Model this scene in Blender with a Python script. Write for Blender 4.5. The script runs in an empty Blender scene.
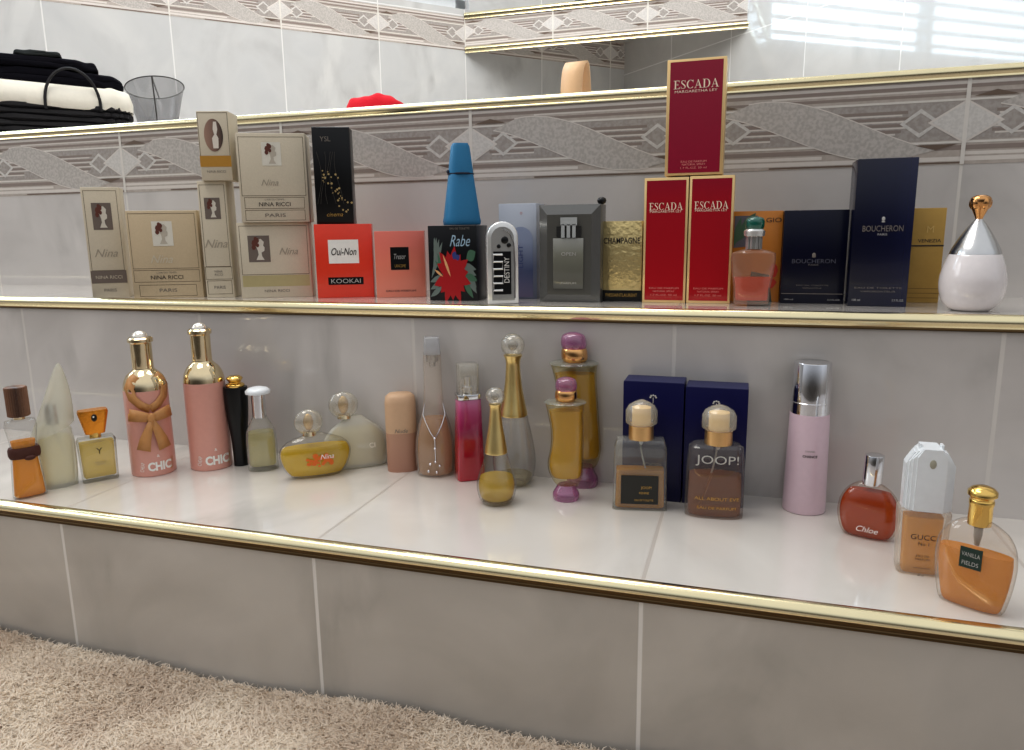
import bpy, bmesh, math, random
import numpy as np
from mathutils import Vector, Matrix
random.seed(7); rng = np.random.default_rng(7)
PI = math.pi
scene = bpy.context.scene
COL = scene.collection
U = 0.28                      # metres per survey unit (0.30 m tile pitch = 1.0737 U)
PITCH = 1.0737*U

# ------------------------------------------------------------------ camera
FPX, YAW, PIT, ROLL = 738.31, -0.30386, -0.193939, -0.0127357
CZ = 1.61*U
fw = np.array([math.sin(YAW)*math.cos(PIT), math.cos(YAW)*math.cos(PIT), math.sin(PIT)])
r0 = np.array([math.cos(YAW), -math.sin(YAW), 0.0]); u0 = np.cross(r0, fw)
rt = r0*math.cos(ROLL)+u0*math.sin(ROLL); up = -r0*math.sin(ROLL)+u0*math.cos(ROLL)
CAM = np.array([0.0, 0.0, CZ])
cd = bpy.data.cameras.new('camera'); cam = bpy.data.objects.new('camera', cd); COL.objects.link(cam)
M = Matrix(((rt[0], up[0], -fw[0], 0), (rt[1], up[1], -fw[1], 0), (rt[2], up[2], -fw[2], CZ), (0, 0, 0, 1)))
cam.matrix_world = M
cd.sensor_width = 36; cd.lens = FPX/1024*36; cd.clip_start = 0.01; cd.clip_end = 100
scene.camera = cam

# survey helpers: where a sight line of the photograph meets a shelf (z) or a riser (y)
def ray(x, y): return fw + rt*(x-512)/FPX - up*(y-375)/FPX
def onZ(x, y, z): d = ray(x, y); return CAM + d*((z-CZ)/d[2])
def onY(x, y, Y): d = ray(x, y); return CAM + d*(Y/d[1])
def onX(x, y, X): d = ray(x, y); return CAM + d*(X/d[0])
def proj(P):
    d = np.array(P)-CAM; z = d@fw
    return 512+FPX*(d@rt)/z, 375-FPX*(d@up)/z, z

Z1 = CZ-1.0*U      # lower tread
Z2 = CZ-0.302*U    # upper tread
Z3 = CZ+0.62*U     # ledge
Y0, Y1, Y2 = 1.9716*U, 2.8054*U, 3.56*U

# ------------------------------------------------------------------ materials
def srgb(c):
    f = lambda v: v/12.92 if v <= .04045 else ((v+.055)/1.055)**2.4
    return tuple(f(v/255) for v in c)+(1,)
def newmat(name):
    m = bpy.data.materials.new(name); m.use_nodes = True
    nt = m.node_tree; nt.nodes.clear()
    o = nt.nodes.new('ShaderNodeOutputMaterial')
    return m, nt, o
class G:
    """tiny node graph helper"""
    def __init__(s, nt): s.nt = nt
    def n(s, t, **kw):
        nd = s.nt.nodes.new('ShaderNode'+t)
        for k, v in kw.items(): setattr(nd, k, v)
        return nd
    def l(s, a, b): s.nt.links.new(a, b)
    def math(s, op, a, b=None, c=None):
        nd = s.n('Math', operation=op)
        for i, v in enumerate((a, b, c)):
            if v is None: continue
            if isinstance(v, (int, float)): nd.inputs[i].default_value = v
            else: s.l(v, nd.inputs[i])
        return nd.outputs[0]
    def mix(s, f, a, b):
        nd = s.n('Mix', data_type='RGBA')
        for i, v in ((0, f), (6, a), (7, b)):
            if isinstance(v, (int, float, tuple)): nd.inputs[i].default_value = v
            else: s.l(v, nd.inputs[i])
        return nd.outputs[2]
_mc = {}
def pbr(name, col, rough=.5, metal=0, coat=0, bump=0, bscale=200, var=0, spec=.5, sss=0):
    if name in _mc: return _mc[name]
    m, nt, o = newmat(name); g = G(nt)
    b = g.n('BsdfPrincipled'); g.l(b.outputs[0], o.inputs[0])
    c = srgb(col)
    b.inputs['Roughness'].default_value = rough; b.inputs['Metallic'].default_value = metal
    b.inputs['Coat Weight'].default_value = coat; b.inputs['Coat Roughness'].default_value = .06
    b.inputs['Specular IOR Level'].default_value = spec
    tc = g.n('TexCoord')
    nz = g.n('TexNoise'); g.l(tc.outputs['Object'], nz.inputs['Vector']); nz.inputs['Scale'].default_value = bscale
    v = var or .04
    cc = g.mix(nz.outputs['Fac'], tuple(x*(1-v) for x in c[:3])+(1,), tuple(min(1, x*(1+v)) for x in c[:3])+(1,))
    g.l(cc, b.inputs['Base Color'])
    if bump:
        bp = g.n('Bump'); bp.inputs['Strength'].default_value = bump; bp.inputs['Distance'].default_value = .001
        g.l(nz.outputs['Fac'], bp.inputs['Height']); g.l(bp.outputs[0], b.inputs['Normal'])
    _mc[name] = m; return m
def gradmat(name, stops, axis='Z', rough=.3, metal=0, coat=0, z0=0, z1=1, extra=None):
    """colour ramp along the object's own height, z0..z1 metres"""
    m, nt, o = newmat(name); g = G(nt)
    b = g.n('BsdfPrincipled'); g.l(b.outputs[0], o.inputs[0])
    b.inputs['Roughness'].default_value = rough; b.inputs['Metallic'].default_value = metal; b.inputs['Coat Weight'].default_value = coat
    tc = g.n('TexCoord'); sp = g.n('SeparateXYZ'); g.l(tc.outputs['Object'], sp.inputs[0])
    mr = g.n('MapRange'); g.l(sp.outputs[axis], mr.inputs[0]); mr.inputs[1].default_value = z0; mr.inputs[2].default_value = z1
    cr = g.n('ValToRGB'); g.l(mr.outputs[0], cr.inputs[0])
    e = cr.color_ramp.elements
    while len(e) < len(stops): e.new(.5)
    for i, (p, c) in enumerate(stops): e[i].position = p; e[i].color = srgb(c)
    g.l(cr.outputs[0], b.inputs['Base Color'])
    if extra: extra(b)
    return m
def glass(name, tint=(253, 253, 252), edge=(196, 196, 192), rough=.02, body=0.0, bodycol=(235, 235, 230), refl=1.0, eb=.25):
    """clear or frosted bottle glass: see-through face, darker rim, mirror reflections"""
    if name in _mc: return _mc[name]
    m, nt, o = newmat(name); g = G(nt)
    lw = g.n('LayerWeight'); lw.inputs['Blend'].default_value = .35
    fc = g.math('POWER', lw.outputs['Facing'], 2.2)
    tcol = g.mix(fc, srgb(tint), srgb(edge))
    tr = g.n('BsdfTransparent'); g.l(tcol, tr.inputs[0])
    base = tr.outputs[0]
    if body:
        df = g.n('BsdfDiffuse'); df.inputs[0].default_value = srgb(bodycol)
        tl = g.n('BsdfTranslucent'); tl.inputs[0].default_value = srgb(bodycol)
        ms = g.n('MixShader'); ms.inputs[0].default_value = .2; g.l(df.outputs[0], ms.inputs[1]); g.l(tl.outputs[0], ms.inputs[2])
        m2 = g.n('MixShader'); g.l(g.math('MULTIPLY_ADD', fc, (1-body)*eb, body), m2.inputs[0]); g.l(base, m2.inputs[1]); g.l(ms.outputs[0], m2.inputs[2]); base = m2.outputs[0]
    gl = g.n('BsdfGlossy'); gl.inputs['Roughness'].default_value = rough
    l5 = g.n('LayerWeight'); l5.inputs['Blend'].default_value = .5
    f = g.math('MULTIPLY_ADD', g.math('POWER', l5.outputs['Facing'], 4), .75*refl, .075*refl)
    mx = g.n('MixShader'); g.l(f, mx.inputs[0]); g.l(base, mx.inputs[1]); g.l(gl.outputs[0], mx.inputs[2])
    g.l(mx.outputs[0], o.inputs[0]); _mc[name] = m; return m
def liquid(name, tr_col, col, body=.45, rough=.1):
    lift = lambda c, p: tuple(v**p for v in srgb(c)[:3])+(1,)
    if name in _mc: return _mc[name]
    m, nt, o = newmat(name); g = G(nt)
    lw = g.n('LayerWeight'); lw.inputs['Blend'].default_value = .4
    fc = g.math('POWER', lw.outputs['Facing'], 1.8)
    dark = tuple(int(v*.86) for v in tr_col)
    tcol = g.mix(fc, lift(tr_col, .55), lift(dark, .6))
    t0_ = g.n('BsdfTransparent'); g.l(tcol, t0_.inputs[0]); rf = g.n('BsdfRefraction'); rf.inputs['IOR'].default_value = 1.3; rf.inputs['Roughness'].default_value = .02; g.l(tcol, rf.inputs[0])
    tr = g.n('MixShader'); tr.inputs[0].default_value = .4; g.l(t0_.outputs[0], tr.inputs[1]); g.l(rf.outputs[0], tr.inputs[2])
    df = g.n('BsdfDiffuse'); tl = g.n('BsdfTranslucent')
    cc = g.mix(fc, lift(col, .95), lift(col, 1.15))
    g.l(cc, df.inputs[0]); g.l(cc, tl.inputs[0])
    ms = g.n('MixShader'); ms.inputs[0].default_value = .3; g.l(df.outputs[0], ms.inputs[1]); g.l(tl.outputs[0], ms.inputs[2])
    m2 = g.n('MixShader'); m2.inputs[0].default_value = body; g.l(tr.outputs[0], m2.inputs[1]); g.l(ms.outputs[0], m2.inputs[2])
    gl = g.n('BsdfGlossy'); gl.inputs['Roughness'].default_value = rough
    l5 = g.n('LayerWeight'); l5.inputs['Blend'].default_value = .5
    mx = g.n('MixShader'); g.l(g.math('MULTIPLY_ADD', g.math('POWER', l5.outputs['Facing'], 4), .4, .03), mx.inputs[0]); g.l(m2.outputs[0], mx.inputs[1]); g.l(gl.outputs[0], mx.inputs[2])
    g.l(mx.outputs[0], o.inputs[0]); _mc[name] = m; return m

def marble(name, light, dark, grout, uoff, vaxis='Z', vjoints=(), gw=.0042, rough=.12, seed=0., vein=.8, bump=.25):
    m, nt, o = newmat(name); g = G(nt)
    b = g.n('BsdfPrincipled'); g.l(b.outputs[0], o.inputs[0])
    tc = g.n('TexCoord'); sp = g.n('SeparateXYZ'); g.l(tc.outputs['Object'], sp.inputs[0])
    x = g.math('SUBTRACT', sp.outputs['X'], uoff)
    idx = g.math('FLOOR', g.math('DIVIDE', x, PITCH))
    d = g.math('PINGPONG', g.math('ADD', x, PITCH*40), PITCH)   # distance with period 2P
    d = g.math('PINGPONG', g.math('ADD', x, PITCH*40), PITCH/2)
    jm = g.math('SUBTRACT', 1, g.math('SMOOTH_MIN', g.math('DIVIDE', d, gw/2), 1.4, .2))
    for v in vjoints:
        dv = g.math('ABSOLUTE', g.math('SUBTRACT', sp.outputs[vaxis], v))
        jm = g.math('MAXIMUM', jm, g.math('SUBTRACT', 1, g.math('DIVIDE', dv, gw/2)))
    mask = g.math('MINIMUM', g.math('MAXIMUM', g.math('MULTIPLY', jm, 3), 0), 1)
    # marble: cloudy base and diagonal veins, different on each tile
    cb = g.n('CombineXYZ'); g.l(sp.outputs['X'], cb.inputs[0]); g.l(sp.outputs[vaxis], cb.inputs[1])
    g.l(g.math('MULTIPLY_ADD', idx, 3.7, seed), cb.inputs[2])
    n1 = g.n('TexNoise'); n1.inputs['Scale'].default_value = 5.5; n1.inputs['Detail'].default_value = 5; n1.inputs['Distortion'].default_value = .8; g.l(cb.outputs[0], n1.inputs[0])
    mp = g.n('Mapping'); mp.inputs['Rotation'].default_value = (0, 0, .95); mp.inputs['Scale'].default_value = (4.6, 2.2, 1); g.l(cb.outputs[0], mp.inputs[0])
    n2 = g.n('TexNoise'); n2.inputs['Scale'].default_value = 1.0; n2.inputs['Detail'].default_value = 5; n2.inputs['Roughness'].default_value = .5; n2.inputs['Distortion'].default_value = .7; g.l(mp.outputs[0], n2.inputs[0])
    vn = g.math('ABSOLUTE', g.math('SUBTRACT', n2.outputs['Fac'], .5))
    vn = g.math('SUBTRACT', 1, g.math('MINIMUM', g.math('MULTIPLY', vn, 11), 1))
    gate = g.math('MINIMUM', g.math('MAXIMUM', g.math('MULTIPLY_ADD', n1.outputs['Fac'], 4, -1.7), 0), 1)
    vn = g.math('MULTIPLY', g.math('MULTIPLY', vn, gate), vein)
    cl = g.n('MapRange'); g.l(n1.outputs['Fac'], cl.inputs[0]); cl.inputs[1].default_value = .3; cl.inputs[2].default_value = .72
    c = g.mix(cl.outputs[0], srgb(dark), srgb(light))
    veincol = tuple(int(v*.88) for v in dark)
    c = g.mix(vn, c, srgb(veincol))
    c = g.mix(mask, c, srgb(grout)); g.l(c, b.inputs['Base Color'])
    g.l(g.math('MULTIPLY_ADD', mask, .4, rough+.15), b.inputs['Roughness'])
    b.inputs['Coat Weight'].default_value = .9; b.inputs['Coat Roughness'].default_value = .045; b.inputs['Coat IOR'].default_value = 1.55
    bp = g.n('Bump'); bp.inputs['Distance'].default_value = .0012; bp.inputs['Strength'].default_value = bump
    g.l(g.math('SUBTRACT', 1, mask), bp.inputs['Height']); g.l(bp.outputs[0], b.inputs['Normal'])
    return m

BRASS = pbr('polished brass', (238, 226, 188), .2, 1, var=.06, bscale=30); BRASS_SHADE = pbr('brass with painted dark reflection', (96, 76, 50), .3, .9)
GOLD = pbr('gold metal', (232, 196, 118), .17, 1)
PGOLD = pbr('pale gold metal', (230, 212, 178), .15, 1)
CHROME = pbr('chrome', (225, 225, 228), .08, 1)
SILVER = pbr('satin silver', (205, 205, 205), .25, 1)
BLACK = pbr('black plastic', (9, 9, 12), .28, spec=.4)
WHITEP = pbr('white plastic', (228, 231, 233), .3, coat=.3)
INK = pbr('dark ink', (52, 44, 40), .6)
GREYINK = pbr('grey ink', (128, 120, 112), .6)
SILVERINK = pbr('silver ink', (196, 194, 190), .4, .3)
GOLDINK = pbr('gold ink', (205, 166, 90), .35, .6)
WHITEINK = pbr('white ink', (240, 238, 232), .5)
CLEAR = glass('clear glass')
THICK = glass('thick clear glass', (250, 251, 248), (176, 178, 172), body=.04, bodycol=(255, 253, 246), eb=.6, refl=1.4)  # pale rim colour stands in for light caught in the glass edges
FROST = glass('frosted glass', (248, 247, 240), (228, 226, 214), .3, body=.42, bodycol=(255, 253, 244), refl=.7)
ACRYL = glass('clear acrylic', (248, 247, 242), (176, 168, 154), body=.16, bodycol=(255, 250, 238), refl=1.5)

# ------------------------------------------------------------------ mesh helpers
def link(name, me, mat, parent=None, kind=None):
    o = bpy.data.objects.new(name, me); COL.objects.link(o)
    if mat is not None:
        for mm in (mat if isinstance(mat, (list, tuple)) else [mat]): me.materials.append(mm)
    if parent is not None: o.parent = parent
    if kind: o['kind'] = kind
    return o
class MB:
    def __init__(s): s.v = []; s.f = []; s.m = []; s.mi = 0
    def add(s, vs, fs):
        k = len(s.v); s.v += [tuple(v) for v in vs]; s.f += [tuple(i+k for i in f) for f in fs]; s.m += [s.mi]*len(fs); return s
    def quad(s, a, b, c, d): return s.add([a, b, c, d], [(0, 1, 2, 3)])
    def box(s, x0, x1, y0, y1, z0, z1):
        v = [(x, y, z) for z in (z0, z1) for y in (y0, y1) for x in (x0, x1)]
        return s.add(v, [(0, 2, 3, 1), (4, 5, 7, 6), (0, 1, 5, 4), (2, 6, 7, 3), (0, 4, 6, 2), (1, 3, 7, 5)])
    def tube(s, pts, r, seg=8, closed=False, caps=True):
        pts = [Vector(p) for p in pts]; n = len(pts); rr = r if isinstance(r, (list, tuple)) else [r]*n
        vs = []; ref = None
        for i, p in enumerate(pts):
            a = pts[(i-1) % n] if (i or closed) else pts[0]; b = pts[(i+1) % n] if (i < n-1 or closed) else pts[-1]
            t = (b-a).normalized()
            if ref is None: ref = Vector((0, 0, 1)) if abs(t.z) < .9 else Vector((1, 0, 0))
            u = ref-t*ref.dot(t); u.normalize(); w = t.cross(u); ref = u
            for k in range(seg):
                an = 2*PI*k/seg; vs.append(p+(u*math.cos(an)+w*math.sin(an))*rr[i])
        fs = []
        for i in range(n if closed else n-1):
            j = (i+1) % n
            for k in range(seg):
                k2 = (k+1) % seg; fs.append((i*seg+k, i*seg+k2, j*seg+k2, j*seg+k))
        if caps and not closed: fs += [tuple(range(seg))[::-1], tuple((n-1)*seg+k for k in range(seg))]
        return s.add(vs, fs)
    def sphere(s, c, r, sx=1, sy=1, sz=1, seg=20, rings=12):
        vs = []; fs = []
        for i in range(1, rings):
            t = PI*i/rings
            for k in range(seg):
                a = 2*PI*k/seg; vs.append((c[0]+r*sx*math.sin(t)*math.cos(a), c[1]+r*sy*math.sin(t)*math.sin(a), c[2]+r*sz*math.cos(t)))
        vs += [(c[0], c[1], c[2]+r*sz), (c[0], c[1], c[2]-r*sz)]; T = len(vs)-2
        for i in range(rings-2):
            for k in range(seg): k2 = (k+1) % seg; fs.append((i*seg+k, (i+1)*seg+k, (i+1)*seg+k2, i*seg+k2))
        for k in range(seg): k2 = (k+1) % seg; fs.append((T, k, k2)); fs.append((T+1, (rings-2)*seg+k2, (rings-2)*seg+k))
        return s.add(vs, fs)
    def loft(s, secs, n=2., seg=40, cap0=True, cap1=True):
        """secs: (z, hx, hy, cx, cy)"""
        vs = []; fs = []
        for sc in secs:
            z, hx, hy = sc[:3]; cx, cy = (sc[3], sc[4]) if len(sc) > 4 else (0, 0)
            nn = sc[5] if len(sc) > 5 else n
            for k in range(seg):
                a = 2*PI*(k+.5)/seg; c, q = math.cos(a), math.sin(a); e = 2./nn
                vs.append((cx+hx*math.copysign(abs(c)**e, c), cy+hy*math.copysign(abs(q)**e, q), z))
        L = len(secs)
        for i in range(L-1):
            for k in range(seg): k2 = (k+1) % seg; fs.append((i*seg+k, i*seg+k2, (i+1)*seg+k2, (i+1)*seg+k))
        if cap0: fs.append(tuple(range(seg))[::-1])
        if cap1: fs.append(tuple((L-1)*seg+k for k in range(seg)))
        return s.add(vs, fs)
    def build(s, name, mat, parent=None, kind=None, smooth=True, ang=35, bevel=0, bseg=2):
        me = bpy.data.meshes.new(name); me.from_pydata(s.v, [], s.f)
        if any(s.m): me.polygons.foreach_set('material_index', s.m)
        me.validate(); me.update()
        if bevel:
            bm = bmesh.new(); bm.from_mesh(me)
            bmesh.ops.bevel(bm, geom=[e for e in bm.edges if e.calc_face_angle(0) > .5], offset=bevel, segments=bseg, profile=.5, affect='EDGES')
            bm.to_mesh(me); bm.free()
        if smooth:
            me.polygons.foreach_set('use_smooth', [True]*len(me.polygons)); me.set_sharp_from_angle(angle=math.radians(ang))
        return link(name, me, mat, parent, kind)
def crom(secs, sub=5):
    """smooth a list of sections"""
    a = [np.array(s, float) for s in secs]; out = []
    for i in range(len(a)-1):
        p0 = a[max(i-1, 0)]; p1 = a[i]; p2 = a[i+1]; p3 = a[min(i+2, len(a)-1)]
        for k in range(sub):
            t = k/sub
            q = .5*((2*p1)+(-p0+p2)*t+(2*p0-5*p1+4*p2-p3)*t*t+(-p0+3*p1-3*p2+p3)*t**3)
            out.append(tuple(q))
    out.append(tuple(a[-1])); return out
def clip(secs, z0, z1, inset):
    """the inside of a bottle between two heights"""
    S = sorted([tuple(map(float, s)) for s in secs]); out = []
    def at(z):
        for a, b in zip(S, S[1:]):
            if a[0] <= z <= b[0] and b[0] > a[0]:
                t = (z-a[0])/(b[0]-a[0]); return tuple(p+(q-p)*t for p, q in zip(a, b))
        return S[0] if z < S[0][0] else S[-1]
    zs = [z0]+[s[0] for s in S if z0+.0004 < s[0] < z1-.0004]+[z1]
    for i, z in enumerate(zs):
        s = list(at(z)); s[0] = z; k = inset
        s[1] = max(s[1]-k, .0006); s[2] = max(s[2]-k, .0006); out.append(tuple(s))
    a = list(out[0]); a[1] *= .93; a[2] *= .93; a[0] += .0; out.insert(0, tuple(a)); b = list(out[1]); b[0] += .0012; out[1] = tuple(b)
    return out

FONT = None
def text(s, h, cx, cz, parent, mat, y=-.0003, wrap=None, name='lettering', xs=1., rot=0, width=None, shear=0, bold=0, ycurve=None):
    """lettering lying in the x-z plane, centred on (cx, cz), letters h high; wrap = radius of the curved face"""
    cu = bpy.data.curves.new('txt', 'FONT'); cu.body = s; cu.size = 1; cu.align_x = 'CENTER'; cu.resolution_u = 3
    cu.shear = shear; cu.offset = bold
    o = bpy.data.objects.new('txt', cu); COL.objects.link(o); bpy.context.view_layer.update()
    me = bpy.data.meshes.new_from_object(o.evaluated_get(bpy.context.evaluated_depsgraph_get()))
    bpy.data.objects.remove(o); bpy.data.curves.remove(cu)
    n = len(me.vertices); co = np.zeros(n*3); me.vertices.foreach_get('co', co); co = co.reshape(-1, 3)
    if n == 0: return None
    x0, x1 = co[:, 0].min(), co[:, 0].max(); z0, z1 = co[:, 1].min(), co[:, 1].max()
    k = h/max(z1-z0, 1e-6) if '\n' not in s else h/.7
    X = (co[:, 0]-(x0+x1)/2)*k*xs; Z = (co[:, 1]-(z0+z1)/2)*k
    if width: X *= width/max((X.max()-X.min()), 1e-6)
    c, q = math.cos(rot), math.sin(rot); X, Z = X*c-Z*q+cx, X*q+Z*c+cz
    if wrap: Yv = wrap-np.sqrt(np.maximum(wrap**2-X**2, 0))+y
    elif ycurve: Yv = np.array([ycurve(a, b) for a, b in zip(X, Z)])
    else: Yv = np.full(n, y)
    me.vertices.foreach_set('co', np.stack([X, Yv, Z], 1).ravel()); me.update()
    me.materials.clear()
    return link(name, me, mat, parent)

def tag(o, label, cat, group=None, kind=None):
    if label: o['label'] = label
    if cat: o['category'] = cat
    if group: o['group'] = group
    if kind: o['kind'] = kind
    return o
def thing(name, label, cat, loc, rz=0, group=None):
    o = bpy.data.objects.new(name, None); COL.objects.link(o); o.empty_display_size = .02
    o.location = tuple(loc); o.rotation_euler = (0, 0, rz); return tag(o, label, cat, group)

# ================================================================== SETTING
TREAD_L, TREAD_D = (226, 221, 214), (206, 200, 193)
RIS_L, RIS_D = (198, 192, 184), (176, 170, 162)
XA, XB = -6.2*U, 3.2*U
UO = -2.386*U
m_r1 = marble('marble riser tile', RIS_L, RIS_D, (222, 218, 212), UO, seed=1.3, rough=.16)
m_t1 = marble('marble tread tile', TREAD_L, TREAD_D, (188, 180, 172), UO, 'Y', seed=7.1, rough=.1, vein=.6)
m_wl = marble('marble wall tile', (218, 219, 218), (200, 201, 202), (236, 236, 234), 0., seed=3.3, vjoints=(), rough=.1)

def slab(name, x0, x1, y0, y1, z0, z1, m):
    b = MB(); b.box(x0, x1, y0, y1, z0, z1); return b.build(name, m, None, 'structure', smooth=False)
fl = slab('floor', -3.4, 3.0, -1.2, 4.2, -.03, 0, marble('floor tile', (190, 176, 160), (168, 152, 138), (150, 140, 130), 0, 'Y', rough=.25))
slab('step_riser', XA, XB, Y0, Y0+.012, 0, Z1-.001, m_r1)
slab('step_tread', XA, XB, Y0+.0005, Y1+.012, Z1-.02, Z1, m_t1)
slab('step_riser', XA, XB, Y1, Y1+.012, Z1, Z2-.001, marble('marble second riser tile', (208, 203, 199), (188, 183, 179), (206, 201, 195), UO, seed=11.7, rough=.16, gw=.0048))
slab('step_tread', XA, XB, Y1+.0005, Y2+.012, Z2-.02, Z2, marble('marble upper tread tile', TREAD_L, TREAD_D, (188, 180, 172), UO, 'Y', seed=17.1, rough=.12, vein=.6))
slab('step_riser', XA, XB, Y2, Y2+.012, Z2, Z3-.001, marble('marble ledge tile', (212, 208, 205), (194, 190, 187), (214, 210, 204), UO, seed=21.7, rough=.14))
# ledge around the tub: reaches back to both walls
a1, a2 = math.radians(43), math.radians(138)
t1 = np.array([math.sin(a1), math.cos(a1)]); n1 = np.array([-math.cos(a1), math.sin(a1)]); D1 = 8.4*U
corner = np.array([-1.66, 10.53])*U
t2 = np.array([math.sin(a2), math.cos(a2)])
lb = MB()
sx = corner + t2*(11*U)
lx = corner - t1*(15*U)
pts = [(XA, Y2+.0005), (XB, Y2+.0005), (sx[0], sx[1]) if sx[1] > Y2 else (corner+t2*((Y2-corner[1])/t2[1])).tolist(), tuple(corner), tuple((corner - t1*((corner[1]-Y2)/t1[1])))]
tt = (corner[1]-Y2)/-t2[1]; pr = corner+t2*tt; tl = (corner[1]-Y2)/t1[1]; pl = corner-t1*tl
poly = [(pl[0], Y2+.0005), (pr[0], Y2+.0005), tuple(corner)]
vs = [(x, y, Z3-.03) for x, y in poly]+[(x, y, Z3) for x, y in poly]
lb.add(vs, [(2, 1, 0), (3, 4, 5), (0, 1, 4, 3), (1, 2, 5, 4), (2, 0, 3, 5)])
lb.build('tub_ledge', marble('marble ledge top', TREAD_L, TREAD_D, (188, 180, 172), UO, 'Y', seed=5.5, rough=.12), None, 'structure', smooth=False)

def trim(i, Yf, Z, x0, x1, k=1., parent=None, name=None, dk=10):
    """rounded polished brass nosing"""
    b = MB(); prof = [(.010, .0000), (.008, .0016)]
    for j in range(9):
        a = PI/2+PI*.55*j/8; prof.append((.0045+.0085*math.cos(a), -.0068+.0085*math.sin(a)))
    prof += [(-.0022, -.0128), (-.0030, -.0136), (-.0030, -.0160), (.001, -.0160), (.004, -.004)]
    vs = [(x, Yf+py*k, Z+pz*k) for x in (x0, x1) for py, pz in prof]; n = len(prof)
    b.add(vs, [(j, (j+1) % n, n+(j+1) % n, n+j) for j in range(n)]+[tuple(range(n))[::-1], tuple(range(n, 2*n))])
    b.m = [1 if j in range(dk, 14) else 0 for j in range(n)]+[0, 0]  # lower faces coloured dark, standing in for their shade and dark reflection
    return b.build(name or 'trim_%d' % i, [BRASS, BRASS_SHADE], parent, None if parent else 'structure', ang=50)
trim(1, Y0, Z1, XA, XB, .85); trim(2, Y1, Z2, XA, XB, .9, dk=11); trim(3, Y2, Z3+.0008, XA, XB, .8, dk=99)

# ---- decorated border tiles (stripes, diagonal swoosh, diamonds on the joints)
def speck(name, a, b, sc=500, rough=.25):
    m, nt, o = newmat(name); g = G(nt); p = g.n('BsdfPrincipled'); g.l(p.outputs[0], o.inputs[0]); p.inputs['Roughness'].default_value = rough
    p.inputs['Coat Weight'].default_value = .4
    tc = g.n('TexCoord'); v = g.n('TexNoise'); v.inputs['Scale'].default_value = sc; v.inputs['Detail'].default_value = 2; g.l(tc.outputs['Object'], v.inputs[0])
    mr = g.n('MapRange'); g.l(v.outputs['Fac'], mr.inputs[0]); mr.inputs[1].default_value = .4; mr.inputs[2].default_value = .6
    g.l(g.mix(mr.outputs[0], srgb(a), srgb(b)), p.inputs['Base Color']); return m
def border_mats(k, tag_):
    s = lambda c: tuple(min(255, int(v*k)) for v in c)
    return [speck('border ground'+tag_, s((178, 169, 161)), s((186, 177, 170)), 120), pbr('border pale stripe'+tag_, s((214, 208, 202)), .18, coat=.4),
            pbr('border mauve stripe'+tag_, s((146, 134, 127)), .25, coat=.3), speck('border grey speckle'+tag_, s((160, 153, 148)), s((172, 166, 161)), 200),
            speck('border swoosh'+tag_, s((178, 173, 168)), s((194, 189, 184)), 260), speck('border diamond'+tag_, s((200, 197, 193)), s((210, 207, 203)), 300),
            pbr('border brown'+tag_, s((112, 96, 84)), .3, coat=.3), pbr('border joint'+tag_, s((214, 210, 204)), .5)]
BM1 = border_mats(1.0, ''); BM2 = border_mats(1.1, ' on wall')
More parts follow.
